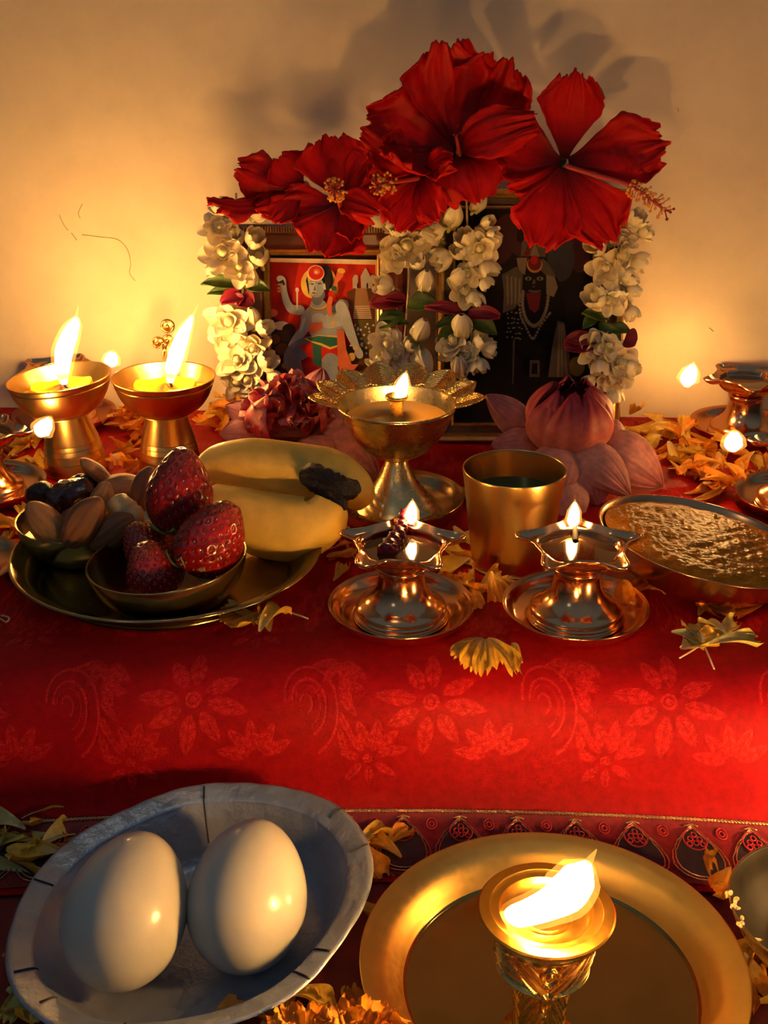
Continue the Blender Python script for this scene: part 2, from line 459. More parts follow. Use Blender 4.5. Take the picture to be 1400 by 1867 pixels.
# ------------------------------------------------------------------ red damask cloth over the altar step
EY = 0.449
def edge_shift(x, a, a0, a1):
    return -0.33 * x * x * np.clip((a - a0) / (a1 - a0), 0, 1)
top = [(0.806, 0.0), (0.74, 0.0), (0.66, 0.0), (0.58, 0.0), (0.52, 0.0), (0.492, -0.0002)]
front = [(0.480, -0.0012), (0.468, -0.0045), (0.4585, -0.0115), (0.4535, -0.021), (0.4505, -0.034), (0.4485, -0.047), (0.446, -0.0565), (0.441, -0.0625), (0.434, -0.0650), (0.424, -0.0658), (0.412, -0.0660), (0.402, -0.0660)]
prof = np.vstack([sm(top, 9)[:-1], sm([top[-1]] + front, 22)])
seg = np.linalg.norm(np.diff(prof, axis=0), axis=1)
arc = np.concatenate([[0], np.cumsum(seg)])
A_EDGE = float(np.interp(0.0, -prof[:, 1] - 0.001, arc)) if False else float(arc[np.argmax(prof[:, 1] < -0.001)])
A_FOOT = float(arc[np.argmax(prof[:, 1] < -0.0622)])
xs = np.arange(-0.300, 0.3001, 0.0006)
AA, XX = np.meshgrid(arc, xs, indexing='ij')
PAT = np.zeros_like(AA)
def stamp(cx, ca, rad, fn):
    i = (arc > ca - rad) & (arc < ca + rad); j = (xs > cx - rad) & (xs < cx + rad)
    if not i.any() or not j.any(): return
    ii, jj = np.where(i)[0], np.where(j)[0]
    sl = (slice(ii[0], ii[-1] + 1), slice(jj[0], jj[-1] + 1))
    dx = XX[sl] - cx; da = AA[sl] - ca
    PAT[sl] = np.maximum(PAT[sl], fn(dx, da))
def leaf(dx, da, ox, oa, ang, L, W):
    c, s_ = math.cos(ang), math.sin(ang)
    p = ((dx - ox) * c + (da - oa) * s_) / L; q = (-(dx - ox) * s_ + (da - oa) * c)
    w = 0.5 * W * np.sin(PI * np.clip(p, 0, 1) ** 0.8) ** 0.85
    v = np.clip((w - np.abs(q)) / 0.0006, 0, 1) * ((p > 0) & (p < 1))
    v = v * np.clip(np.abs(q) / 0.0006 + 0.15, 0.25, 1)                   # mid vein
    return v * (0.72 + 0.28 * np.sin((p * 24 + np.abs(q) / W * 9)))
def m_flower(sc=1.0, n=8, rot=0.0):
    def fn(dx, da):
        v = np.zeros_like(dx)
        for k in range(n):
            a = rot + k * 2 * PI / n
            L = (0.019 if k % 2 == 0 else 0.016) * sc
            v = np.maximum(v, leaf(dx, da, 0.006 * sc * math.cos(a), 0.006 * sc * math.sin(a), a + 0.25 * math.sin(3 * k), L, 0.0075 * sc))
        r = np.hypot(dx, da)
        return np.maximum(v, (r < 0.0035 * sc) * 0.9 * ((r < 0.0016 * sc) | (r > 0.0022 * sc)))
    return fn
def m_swirl(sc=1.0, flip=1, rot=0.0):
    def fn(dx, da):
        dx = dx * flip
        c, s_ = math.cos(rot), math.sin(rot)
        dx, da = dx * c + da * s_, -dx * s_ + da * c
        da = da * 0.78 + 0.25 * dx; r = np.hypot(dx, da) / sc; th = np.arctan2(da, dx)
        v = np.zeros_like(dx)
        for rr, w in ((0.0035, 0.0014), (0.0075, 0.0009), (0.0105, 0.0016), (0.0165, 0.0018)):
            rq = rr * (1 + 0.13 * th)
            v = np.maximum(v, np.clip((w / 2 - np.abs(r - rq)) / 0.0005, 0, 1) * (th > -2.5) * (th < 1.9))
        for k in range(4):
            v = np.maximum(v, leaf(dx, da, (0.021 - 0.004 * k) * sc, (0.003 + 0.005 * k) * sc, 1.0 + 0.3 * k, 0.014 * sc, 0.005 * sc))
        return v
    return fn
def m_spray(sc=1.0, rot=0.0, n=5):
    def fn(dx, da):
        v = np.zeros_like(dx)
        for k in range(n):
            a = rot + (k - (n - 1) / 2) * 0.62
            v = np.maximum(v, leaf(dx, da, 0.003 * math.cos(a) * sc, 0.003 * math.sin(a) * sc, a, 0.017 * sc, 0.007 * sc))
        return v
    return fn
# the woven motifs repeat every 12 cm across the cloth, in rows that go on over the top of the step
def row(a0, shift):
    for k in range(-4, 5):
        x = k * 0.106 + shift
        stamp(x - 0.008, a0, 0.04, m_flower(1.05, 8, 0.2))
        stamp(x + 0.042, a0 + 0.001, 0.045, m_swirl(0.85, 1, -0.5))
        stamp(x + 0.020, a0 + 0.026, 0.035, m_spray(0.95, -PI / 2 - 0.15, 5))
        stamp(x + 0.072, a0 + 0.024, 0.035, m_spray(0.85, -PI / 2 + 0.5, 4))
        stamp(x + 0.058, a0 - 0.022, 0.035, m_spray(0.85, PI / 2 + 0.2, 4))
        stamp(x - 0.036, a0 + 0.027, 0.03, m_flower(0.62, 7, 0.6))
        stamp(x - 0.050, a0 - 0.010, 0.03, m_spray(0.7, 0.4, 3))
row(A_EDGE + 0.026, 0.029)
for k in range(1, 6): row(A_EDGE + 0.026 - 0.068 * k, 0.029 + 0.053 * (k % 2))
wav = 0.0012 * np.sin(XX * 46 + 1.0) * np.exp(-((AA - A_EDGE - 0.012) / 0.03) ** 2) + 0.0008 * np.sin(XX * 95) * np.exp(-((AA - A_EDGE - 0.03) / 0.02) ** 2)
YY = np.interp(AA, arc, prof[:, 0]) + edge_shift(XX, AA, A_EDGE, A_FOOT) - wav
YY = np.where(AA < 0.03, np.minimum(YY, 0.8085 + math.tan(WROT) * XX), YY)
ZZ = np.interp(AA, arc, prof[:, 1])
P = np.stack([XX, YY, ZZ], -1)
# match the far edge to the wall line
for i in range(10):
    P[i, :, 1] = wall_y(xs) - 0.002 - (0.806 - prof[i, 0]) * 1.0
m, nt, out = nm('red_damask')
b = nt.nodes.new('ShaderNodeBsdfPrincipled')
at = nt.nodes.new('ShaderNodeAttribute'); at.attribute_name = 'fac'
th = noise(nt, 1500, 2, 0.6)
ml = nt.nodes.new('ShaderNodeMath'); ml.operation = 'MULTIPLY'
nt.links.new(at.outputs['Fac'], ml.inputs[0]); nt.links.new(ramp(nt, th, [(0.42, (0.15,) * 3), (0.56, (1, 1, 1))]), ml.inputs[1])
base = mixc(nt, ml.outputs[0], (0.31, 0.0010, 0.0036), (0.60, 0.018, 0.017))
nt.links.new(mixc(nt, 1.0, base, ramp(nt, noise(nt, 260, 3), [(0.3, (0.82,) * 3), (0.7, (1.12,) * 3)]), 'MULTIPLY'), b.inputs['Base Color'])
rr = nt.nodes.new('ShaderNodeMapRange'); rr.inputs[3].default_value = 0.62; rr.inputs[4].default_value = 0.40
nt.links.new(ml.outputs[0], rr.inputs[0]); nt.links.new(rr.outputs[0], b.inputs['Roughness'])
b.inputs['Specular IOR Level'].default_value = 0.15
bp = nt.nodes.new('ShaderNodeBump'); bp.inputs['Strength'].default_value = 0.35; bp.inputs['Distance'].default_value = 0.0006
ad = nt.nodes.new('ShaderNodeMath'); ad.operation = 'ADD'
nt.links.new(at.outputs['Fac'], ad.inputs[0]); nt.links.new(th, ad.inputs[1])
nt.links.new(ad.outputs[0], bp.inputs['Height']); nt.links.new(bp.outputs[0], b.inputs['Normal'])
nt.links.new(b.outputs[0], out.inputs[0])
MT['damask'] = m
cl = thing('altar_cloth', 'red damask cloth draped over the altar step with an embroidered border at its hem', 'tablecloth', (0, EY, 0))
OFF = np.array([0, EY, 0.0])
g = G(); g.grid(P[:, ::-1] - OFF, a=PAT[:, ::-1]); g.build('drape', 'damask', cl)
# the embroidered border: band, drop-shaped patches outlined in metal thread, cord along its top
def hem(x, d, lift=0.0):
    """point on the cloth, d metres down from the foot of the drape"""
    a = A_FOOT + np.asarray(d, float)
    x = np.asarray(x, float)
    return np.stack([x + 0 * a, np.interp(a, arc, prof[:, 0]) + edge_shift(x, a, A_EDGE, A_FOOT), np.interp(a, arc, prof[:, 1]) + lift + 0 * x], -1) - OFF
MT['border_red'] = mat('dark_red_border', (0.17, 0.006, 0.010), 0.55, var=0.3, vscale=400)
bd = G()
Xb, Db = np.meshgrid(np.linspace(-0.3, 0.3, 240), np.linspace(-0.001, 0.036, 20), indexing='ij')
bd.grid(hem(Xb, Db, 0.0006), m=0)
border = bd.build('embroidered_border', 'border_red', cl)
cord = G()
xx = np.linspace(-0.3, 0.3, 700)
for q in (0.0, PI):
    cord.tube(hem(xx, -0.0012 + 0.0004 * np.sin(xx * 2100 + q), 0.0014 + 0.0004 * np.cos(xx * 2100 + q)), 0.00045, 6)
cord.build('metal_cord', 'gold_thread', border)
SP = 0.0256
def drop(w, h, top, n=60):
    t = np.linspace(0, 2 * PI, n)
    dx = w * np.sin(t) * np.abs(np.sin(t / 2)) ** 0.9
    dd = top + h * 0.5 * (1 - np.cos(t))
    return dx, dd
pat = G(); gold = G(); red = G()
for k in range(-12, 13):
    x0 = 0.0085 + k * SP
    dx, dd = drop(0.0128, 0.0300, 0.0022)
    pat.add(hem(x0 + dx, dd, 0.0010), [tuple(range(len(dx)))[::-1]])
    for sc_, li in ((1.0, 0.0013), (1.16, 0.0013)):
        j = rng.normal(0, 0.00018, len(dx))
        gold.tube(hem(x0 + dx * sc_ + j, 0.0025 + (dd - 0.0025) * (1 + (sc_ - 1) * 0.55) - 0.0008 * (sc_ > 1), li), 0.00032, 5)
    a = np.linspace(0, 2 * PI, 24)
    red.tube(hem(x0 + 0.0050 * np.sin(a), 0.0105 - 0.0062 * np.cos(a), 0.0026), 0.0003, 5)
    for ax, ay in ((0, 0.0075), (-0.002, 0.010), (0.002, 0.010), (0, 0.0125), (-0.0028, 0.013), (0.0028, 0.013)):
        red.tube(hem(x0 + ax + 0.0011 * np.sin(a[::2]), ay - 0.0014 * np.cos(a[::2]), 0.0026), 0.0003, 5)
    for rr_ in (0.0022, 0.0011):
        red.tube(hem(x0 + SP / 2 + rr_ * np.sin(a), 0.0050 - 1.3 * rr_ * np.cos(a), 0.0013), 0.0003, 5)
    gold.tube(hem(x0 + np.linspace(-0.003, 0.003, 8), 0.0015 + 0.0004 * np.cos(np.linspace(0, 6, 8)), 0.0014), 0.0004, 5)
pat.build('applique_patches', 'navy', border)
gold.build('gold_outline', 'gold_thread', border)
red.build('red_stitching', 'red_thread', border)
MT['floor_cloth'] = mat('dark_red_floor_cloth', (0.13, 0.003, 0.006), 0.6, var=0.35, vscale=60, bump=0.2, bscale=900, sheen=0.1)
g = G()
X_, Y_ = np.meshgrid(np.linspace(-0.32, 0.32, 60), np.linspace(0.05, 0.43, 40), indexing='ij')
g.grid(np.stack([X_, Y_, -0.0675 + 0 * X_], -1))
tag(g.build('floor_cloth', 'floor_cloth'), 'dark red cloth on the floor under the paper bowl and the brass plate', 'cloth')
LOW = -0.0672
# ------------------------------------------------------------------ copper star lamps on saucers
FL_SMALL = flame_mats('small_flame', 150)
FL_CUP = flame_mats('cup_flame', 190)
FL_BIG = flame_mats('front_flame', 560, lit=0.55, top=0.93)
def star_bowl():
    g = G()
    n = 160
    th = np.linspace(0, 2 * PI, n, endpoint=False)
    c5 = np.abs(np.cos(2.5 * th))
    pk = c5 ** 5
    s = np.linspace(0, 1, 34)
    rows = []
    for t in s:
        if t < 0.55:
            q = t / 0.55
            r = 0.0193 * math.sin(q * PI / 2) ** 0.8 * (1 + 0.10 * pk * q)
            z = 0.0270 + 0.0095 * (1 - math.cos(q * PI / 2)) * np.ones(n)
            r = r * np.ones(n)
        else:
            q = (t - 0.55) / 0.45
            r0 = 0.0193 * (1 + 0.10 * pk)
            R1 = 0.0222 + 0.0096 * pk
            r = r0 + (R1 - r0) * q
            z = 0.0365 + 0.0012 * q + 0.0018 * q * (1 - pk) - 0.0025 * pk * (1 - q) * q * 4 + 0.001 * pk * q
        rows.append(np.stack([r * np.cos(th), r * np.sin(th), z], -1))
    g.grid(np.array(rows)[:, ::-1], cv=True)
    return g
def make_star_lamp(label, loc, rot, flame_px, radii, wick='wick', oil='oil', power=FL_SMALL, wick_kind='short', metal='copper'):
    t = thing('star_oil_lamp', label, 'oil lamp', loc, (0, 0, rot), 'copper star-shaped oil lamps')
    star_bowl().build('bowl', metal, t, solid=0.0013, off=-1)
    g = G()
    prof = sm([(0.0002, 0.0276), (0.0095, 0.0276), (0.0120, 0.0266), (0.0117, 0.0250), (0.0110, 0.0235), (0.0112, 0.0200), (0.0121, 0.0160), (0.0140, 0.0122), (0.0170, 0.0090), (0.0200, 0.0070), (0.0217, 0.0054), (0.0218, 0.0040), (0.0205, 0.0034), (0.0212, 0.0022), (0.0226, 0.0014), (0.0226, 0.0004), (0.0210, 0.0), (0.0002, 0.0)], 5)
    g.lathe(prof, 80)
    g.build('stem', metal, t, sharp=50)
    g = G(); g.lathe([(0.00001, 0.0342), (0.006, 0.0342), (0.012, 0.0342), (0.0187, 0.0342)][::-1], 48)
    g.build('oil', oil, t)
    # wick lies from the middle of the bowl over the tip that points along local +x
    g = G()
    if wick_kind == 'short':
        P = sm([(0.012, 0.0005, 0.0338), (0.018, 0, 0.0356), (0.0235, 0, 0.0382), (0.0270, 0, 0.0412)], 8)
        g.tube(P, np.linspace(0.0016, 0.0011, len(P)), 10)
    else:
        P = sm([(-0.004, 0.007, 0.0345), (0.005, 0.005, 0.0352), (0.014, 0.002, 0.0372), (0.021, 0.0005, 0.0395), (0.0262, 0, 0.0430)], 10)
        g.tube(P, np.linspace(0.0046, 0.0024, len(P)), 20, fn=lambda s_, th: 1 + 0.12 * np.sin(2 * th + s_ * 40) + 0.1 * np.sin(5 * th - 90 * s_))
    g.build('wick', wick, t)
    Mi = Matrix.Translation(Vector(loc)) @ Matrix.Rotation(rot, 4, 'Z')
    Mi = Mi.inverted()
    pts = [tuple(Mi @ Vector(p)) for p in flame_px]
    flame(pts, radii, power, t)
    return t
def saucer_prof(r, h, th=0.0012):
    pr = sm([(0.0002, th), (r * 0.45, th), (r * 0.62, th), (r * 0.70, th * 1.3), (r * 0.84, h * 0.42), (r * 0.93, h * 0.85), (r * 0.985, h), (r, h * 1.02), (r * 1.0, h * 0.9), (r * 0.95, h * 0.62), (r * 0.86, h * 0.20), (r * 0.72, 0.0), (r * 0.5, 0), (0.0002, 0)], 6)
    return pr
g = G(); g.lathe(saucer_prof(0.035, 0.0085), 96)
saucer_me = g.mesh('saucer', 'copper', True, 60)
def saucer(label, loc, scale=1.0):
    o = bpy.data.objects.new('copper_saucer', saucer_me); COL.objects.link(o)
    o.location = loc; o.scale = (scale,) * 3
    return tag(o, label, 'saucer', 'copper saucers under the star lamps')
# where each lamp stands (pixel of the saucer's centre on the cloth)
def px_flame(y, lst, c=(0, 0)):
    return [py(u, v, y) for u, v in lst]
FOOT = []    # round footprints (x, y, r) kept clear of loose petals
def lamp_at(u, v, label, slabel, rot, fl, fy, radii, **k):
    p = pz(u, v, 0.0)
    saucer(slabel, (p[0], p[1], 0.0006))
    FOOT.append((p[0], p[1], 0.035))
    s_ = mpp(p)
    return make_star_lamp(label, (p[0], p[1], 0.0021), rot, px_flame(fy, fl), [r * s_ for r in radii], **k)
lamp_at(731, 1128, 'front copper star lamp with a long dark red wick in its bowl', 'copper saucer under the star lamp with the red wick', R(90 - 4),
        [(750, 955), (749, 945), (751, 930), (752, 913)], 0.533, [4, 11, 9, 1.0], wick='wick_red', wick_kind='long')
lamp_at(1047, 1130, 'front copper star lamp with a black wick beside the caramel sweet', 'copper saucer under the star lamp beside the caramel sweet', R(90 - 2),
        [(1045, 962), (1045, 950), (1047, 932), (1048, 915)], 0.533, [4, 11, 9, 1.0])
lamp_at(1352, 793, 'copper star lamp at the wall on the right whose flame burns over its left tip', 'copper saucer at the wall under the right-hand back star lamp', R(188),
        [(1252, 705), (1254, 692), (1260, 676), (1264, 664)], 0.752, [5, 14, 11, 2], wick='wick_white')
lamp_at(1448, 925, 'copper star lamp cut by the right picture edge, flame on its left tip', 'copper saucer cut by the right picture edge beside the caramel sweet', R(172),
        [(1338, 822), (1337, 812), (1338, 799), (1339, 786)], 0.647, [6, 16, 14, 4], wick='wick_white')
lamp_at(-22, 905, 'copper star lamp cut by the left picture edge, flame on its right tip', 'copper saucer cut by the left picture edge behind the bowl of nuts', R(5),
        [(72, 795), (76, 785), (84, 774), (92, 762)], 0.660, [5, 15, 12, 3], wick='wick_white')
lamp_at(120, 773, 'copper star lamp half hidden behind the left brass candle cup', 'copper saucer behind the left brass candle cup', R(4),
        [(200, 668), (202, 660), (204, 650), (206, 641)], 0.768, [5, 12, 10, 3], wick='wick_white')
p = pz(-85, 1052, 0.0); saucer('empty copper saucer cut by the left picture edge beside the fruit plate', (p[0], p[1], 0.0006))

# ------------------------------------------------------------------ brass candle cups
def candle_cup(u, v, label, fl, radii, wick_top, lean=0.0):
    p = pz(u, v, 0.0)
    t = thing('brass_candle_cup', label, 'candle', (p[0], p[1], 0.0006 + 0.018 * abs(math.sin(lean))), (0, lean, 0), 'brass candle cups by the wall')
    RI = np.array(Euler((0, lean, 0)).to_matrix())
    FOOT.append((p[0], p[1], 0.022))
    g = G()
    g.lathe(sm([(0.0002, 0.0295), (0.010, 0.0285), (0.0165, 0.0300), (0.0225, 0.0350), (0.0275, 0.0430), (0.0315, 0.0560), (0.0325, 0.0592), (0.0333, 0.0596), (0.0336, 0.0588), (0.0325, 0.0555), (0.0318, 0.0540), (0.0322, 0.0532), (0.0290, 0.0428), (0.0238, 0.0335), (0.0172, 0.0278), (0.0155, 0.0262), (0.0002, 0.0262)], 5) * [0.94, 0.72] + [0, 0.0596 * 0.28], 96)
    g.build('bowl', 'brass_brushed', t, sharp=45)
    g = G()
    g.lathe(np.array([(0.0002, 0.0268), (0.0125, 0.0268), (0.0130, 0.0240), (0.0165, 0.0150), (0.0168, 0.0142), (0.0164, 0.0138), (0.0170, 0.0128), (0.0174, 0.0120), (0.0169, 0.0116), (0.0176, 0.0104), (0.0180, 0.0096), (0.0176, 0.0092), (0.0184, 0.0068), (0.0188, 0.0058), (0.0184, 0.0054), (0.0200, 0.0012), (0.0200, 0.0), (0.0002, 0.0)]) * [1, 1.345], 96)
    g.build('base', 'brass_brushed', t, sharp=25)
    g = G()
    def fn(r, z, th):
        return r * (1 + 0.03 * np.sin(3 * th) * (r > 0.004)), z + 0.0012 * np.sin(2 * th + 1) * (r / 0.02) + 0.0006 * np.sin(5 * th)
    g.lathe(sm([(0.0001, 0.0545), (0.003, 0.0535), (0.008, 0.0525), (0.0145, 0.0535), (0.0178, 0.0542), (0.0188, 0.0530), (0.0192, 0.0490), (0.0205, 0.0482), (0.0240, 0.0479), (0.0258, 0.0482)][::-1], 5), 64, fn=fn)
    g.build('wax', 'wax', t)
    loc = np.array(t.location)
    y = p[1] - 0.002
    pts = [(py(a, b_, y) - loc) @ RI for a, b_ in fl]
    s_ = mpp(py(u, 700, y))
    g = G(); wt = np.array(wick_top, float)
    W = [pts[0] + np.array([0.001, 0, -0.003]), pts[0], (py(wick_top[0], wick_top[1], y) - loc) @ RI]
    g.tube(sm(W, 6), np.linspace(0.0009, 0.0004, 13), 8); g.build('wick', 'wick', t)
    flame(pts, [r * s_ for r in radii], FL_CUP, t, ext=0.16)
    return t
candle_cup(141, 858, 'brass candle cup standing nearest the left edge, tall flame leaning slightly right', [(117, 700), (114, 672), (117, 640), (127, 610), (136, 590), (139, 577)], [6, 13, 16, 14, 9, 1], (109, 668), R(-4.8))
candle_cup(311, 852, 'brass candle cup next to the banana, tall flame leaning far to the right', [(310, 697), (314, 672), (322, 645), (331, 618), (343, 592), (352, 574)], [5, 13, 14, 12, 7, 1], (307, 690))

# small golden charm on a stem behind the second candle cup
p = pz(300, 800, 0.0); p[1] = 0.772
tr = thing('brass_ornament', 'small golden three-lobed ornament standing behind the leaning candle flame', 'ornament', (p[0], p[1], 0.0006))
def oz(u, v): return py(u, v, p[1]) - np.array([p[0], p[1], 0.0006])
g = G(); q = oz(300, 640)
g.lathe(sm([(0.0002, 0.004), (0.004, 0.004), (0.010, 0.002), (0.011, 0.0), (0.0002, 0)], 4), 32)
g.tube(sm([(0, 0, 0.003), q * 0.5, oz(300, 632)], 6), 0.0016, 10)
g.build('base', 'brass', tr)
g = G()
for (u, v, r) in ((306, 594, 13), (288, 624, 11), (306, 620, 11)):
    c = oz(u, v); rr_ = r * mpp(py(u, v, p[1]))
    g.ball(c, (rr_, rr_ * 0.4, rr_), nu=12, nv=16)
    a = np.linspace(0, 2 * PI, 28)
    g.tube(np.stack([c[0] + rr_ * 0.8 * np.cos(a), c[1] - rr_ * 0.35 + 0 * a, c[2] + rr_ * 0.8 * np.sin(a)], -1), rr_ * 0.16, 6)
    g.ball(c + np.array([0, -rr_ * 0.4, 0]), rr_ * 0.3, nu=8, nv=10)
g.build('lobed_head', 'brass_gold', tr)

# ------------------------------------------------------------------ big brass lamp with a lotus-petal collar, in a dish
p = pz(722, 938, 0.0)
FOOT.append((p[0], p[1], 0.043))
g = G(); g.lathe(saucer_prof(0.039, 0.012), 96)
tag(g.build('brass_dish', 'brass_dull', None, (p[0], p[1], 0.0006), sharp=60), 'shallow dull brass dish under the lotus-collared brass lamp', 'dish')
big = thing('lotus_oil_lamp', 'tall brass oil lamp with engraved lotus petals standing up behind its bowl', 'oil lamp', (p[0], p[1], 0.0021))
ZB = 0.0655
g = G()
g.lathe(sm([(0.0002, 0.0345), (0.004, 0.0345), (0.010, 0.0365), (0.0185, 0.0420), (0.0262, 0.0515), (0.0312, 0.0635), (0.0322, 0.0655), (0.0332, 0.0657), (0.0334, 0.0645), (0.0322, 0.0620), (0.0274, 0.0508), (0.0196, 0.0404), (0.0110, 0.0348), (0.0075, 0.0330), (0.0002, 0.0325)], 6), 110)
g.build('bowl', 'brass_pale', big, sharp=60)
g = G()
def fn(r, z, th):
    # low relief of leaves around the flaring foot
    band = np.exp(-((z - 0.010) / 0.005) ** 2)
    rel = np.abs(np.sin(7 * th + 900 * (z - 0.01) * np.sign(np.sin(3.5 * th)))) * np.abs(np.sin(3.5 * th)) ** 0.5
    return r + 0.0006 * band * rel * (np.sin(3.5 * th + 0.6) > 0.1), z
foot = sm([(0.0002, 0.0345), (0.0068, 0.0345), (0.0078, 0.0335), (0.0062, 0.0325), (0.0062, 0.0312), (0.0080, 0.0270), (0.0112, 0.0205), (0.0160, 0.0135), (0.0215, 0.0075), (0.0246, 0.0045), (0.0248, 0.0030), (0.0236, 0.0024), (0.0240, 0.0008), (0.0236, 0.0), (0.0002, 0.0)], 12)
g.lathe(foot, 220, fn=fn)
g.build('foot', 'brass_pale', big, sharp=50)
g = G(); g.lathe([(0.00001, 0.0577), (0.012, 0.0576), (0.0283, 0.0575)][::-1], 64)
g.build('oil', 'oil_gold', big)
g = G()
g.lathe(sm([(0.0002, 0.0705), (0.0035, 0.0705), (0.0058, 0.0702), (0.0064, 0.0692), (0.0058, 0.0680), (0.0040, 0.0676), (0.0036, 0.0668), (0.0036, 0.055), (0.0002, 0.055)], 4), 40)
wh = g.build('wick_holder', 'brass_gold', big, sharp=50)
# petals: engraved, flaring outwards round the back half of the rim
def collar_petal(ang, L, W, rise, sc=1.0):
    g = G()
    nu, nv = 60, 49
    s = np.linspace(0, 1, nu)[:, None]; t = np.linspace(-1, 1, nv)[None, :]
    w = np.where(s < 0.45, 0.80 + 0.20 * np.sin(s / 0.45 * PI / 2), np.clip(1 - ((s - 0.45) / 0.55) ** 1.7, 0, 1))
    X = L * s + 0 * t; Y = 0.5 * W * w * t
    Z = rise * L * s ** 1.2 + 0 * t + 0.10 * W * t ** 2 * w
    d = (1 - np.abs(t)) * w * 0.5 * W                      # distance to the edge
    rim = np.exp(-((d - 0.0011) / 0.0004) ** 2)
    mid = np.exp(-(Y / 0.0004) ** 2) * (s < 0.85)
    hatch = (0.5 + 0.5 * np.sin((X + np.abs(Y) * 0.9) * 3600)) * (d > 0.0021) * (np.abs(Y) > 0.0007)
    Z = Z + 0.0008 * rim + 0.0006 * mid + 0.0007 * hatch
    ca, sa = math.cos(ang), math.sin(ang)
    r = 0.0325 + X
    g.grid(np.stack([r * ca - Y * sa, r * sa + Y * ca, ZB - 0.0008 + Z], -1)[::-1])
    return g
for k, a in enumerate(np.linspace(-4, 184, 8)):
    e = abs(a - 90) / 94
    collar_petal(R(a), 0.0165, 0.0205, 0.62 - 0.30 * e).build('collar_petal', 'brass_gold', big, solid=0.0009)
loc = np.array(big.location)
yf = p[1]
pts = [py(u, v, yf) - loc for u, v in ((732, 737), (731, 722), (735, 705), (740, 687))]
g = G(); g.tube(sm([pts[0] + np.array([0, 0, -0.003]), pts[0], pts[0] + np.array([0.0002, 0, 0.0035])], 5), 0.0011, 8); g.build('wick', 'wick', big)
flame([q + np.array([0, 0, 0.0022]) for q in pts], [r * mpp(py(732, 740, yf)) for r in (5, 12, 10, 1.5)], FL_SMALL, big)

# ------------------------------------------------------------------ brass tumbler
p = pz(930, 1024, 0.0); FOOT.append((p[0], p[1], 0.023))
tu = thing('brass_tumbler', 'brass tumbler of dark liquid between the lotus flower and the star lamps', 'cup', (p[0], p[1], 0.0006))
g = G()
g.lathe(sm([(0.0002, 0.0015), (0.0190, 0.0015), (0.0198, 0.0030), (0.0212, 0.0160), (0.0245, 0.0440), (0.0257, 0.0520), (0.0262, 0.0526), (0.0266, 0.0520), (0.0255, 0.0440), (0.0222, 0.0160), (0.0208, 0.0020), (0.0204, 0.0002), (0.0002, 0.0)], 7), 110)
g.build('body', 'brass_brushed', tu, sharp=50)
g = G(); g.lathe([(0.00001, 0.0385), (0.012, 0.0385), (0.0237, 0.0385)][::-1], 64)
g.build('liquid', 'liquid', tu)

# ------------------------------------------------------------------ front brass plate and carved lamp
PC = np.array([0.0630, 0.3450, LOW])
g = G()
pr = sm([(0.0002, 0.0012), (0.040, 0.0012), (0.0530, 0.0012), (0.0550, 0.0018), (0.0562, 0.0032), (0.0585, 0.0068), (0.0625, 0.0115), (0.0668, 0.0138), (0.0700, 0.0148), (0.0716, 0.0152), (0.0722, 0.0150), (0.0720, 0.0142), (0.0690, 0.0130), (0.0620, 0.0095), (0.0585, 0.0050), (0.0560, 0.0008), (0.0545, 0.0), (0.0002, 0.0)], 6)
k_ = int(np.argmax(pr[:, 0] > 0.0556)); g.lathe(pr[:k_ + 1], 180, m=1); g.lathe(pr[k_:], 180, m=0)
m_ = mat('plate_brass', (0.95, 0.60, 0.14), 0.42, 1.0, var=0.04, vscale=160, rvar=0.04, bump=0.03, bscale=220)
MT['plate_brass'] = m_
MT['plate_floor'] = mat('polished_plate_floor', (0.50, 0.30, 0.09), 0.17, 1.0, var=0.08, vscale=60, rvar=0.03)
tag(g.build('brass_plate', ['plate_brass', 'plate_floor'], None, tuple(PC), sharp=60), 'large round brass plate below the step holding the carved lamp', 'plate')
LC = py(999, 1960, 0.302)
LC = np.array([0.0554, 0.3210, LOW + 0.0014])
fl = thing('carved_brass_lamp', 'carved brass pedestal lamp burning on the large brass plate in front', 'oil lamp', tuple(LC))
H = 0.0800
def carve(r, z, th):
    """vine leaves and ribs cut into the column"""
    u = (th + 0.5 * PI) * 3 / (2 * PI) + 0.5
    k = (u % 1.0) - 0.5                                        # three panels round the column
    up = np.clip((z - 0.0345) / 0.0165, 0, 1)
    on = (z > 0.0345) & (z < 0.0510)
    env = 0.05 + 0.37 * up ** 0.6                              # the two big curling leaves of a panel
    e1 = np.exp(-((np.abs(k) - env) / 0.020) ** 2)
    inn = np.abs(k) < env - 0.03
    ribs = (0.5 + 0.5 * np.sin(46 * np.abs(k) - 17 * up)) * inn
    bud = np.hypot(k * 1.5, (up - 0.62) * 0.55)
    b1 = np.exp(-((bud - 0.12) / 0.024) ** 2) + np.exp(-((bud - 0.03) / 0.03) ** 2)
    hat = (0.5 + 0.5 * np.sin(up * 62)) * (np.abs(k) > env + 0.03)
    v = np.clip(np.where(bud < 0.15, b1, np.maximum(e1, 0.8 * ribs + 0.65 * hat)), 0, 1)
    zz = np.clip((z - 0.006) / 0.0225, 0, 1)
    lo = (z > 0.006) & (z < 0.0285)
    tear = np.hypot(k * 1.7, (zz - 0.84) * 0.6)
    w2 = np.maximum(np.exp(-((tear - 0.10) / 0.03) ** 2), (0.5 + 0.5 * np.sin(40 * np.abs(k) + 22 * zz)) * (tear > 0.15) * 0.9)
    rings = (0.5 + 0.5 * np.sin(z * 4200)) * ((z > 0.0285) & (z < 0.0335)) * 0.6
    return r + 0.0011 * (v * on + w2 * lo + rings), z
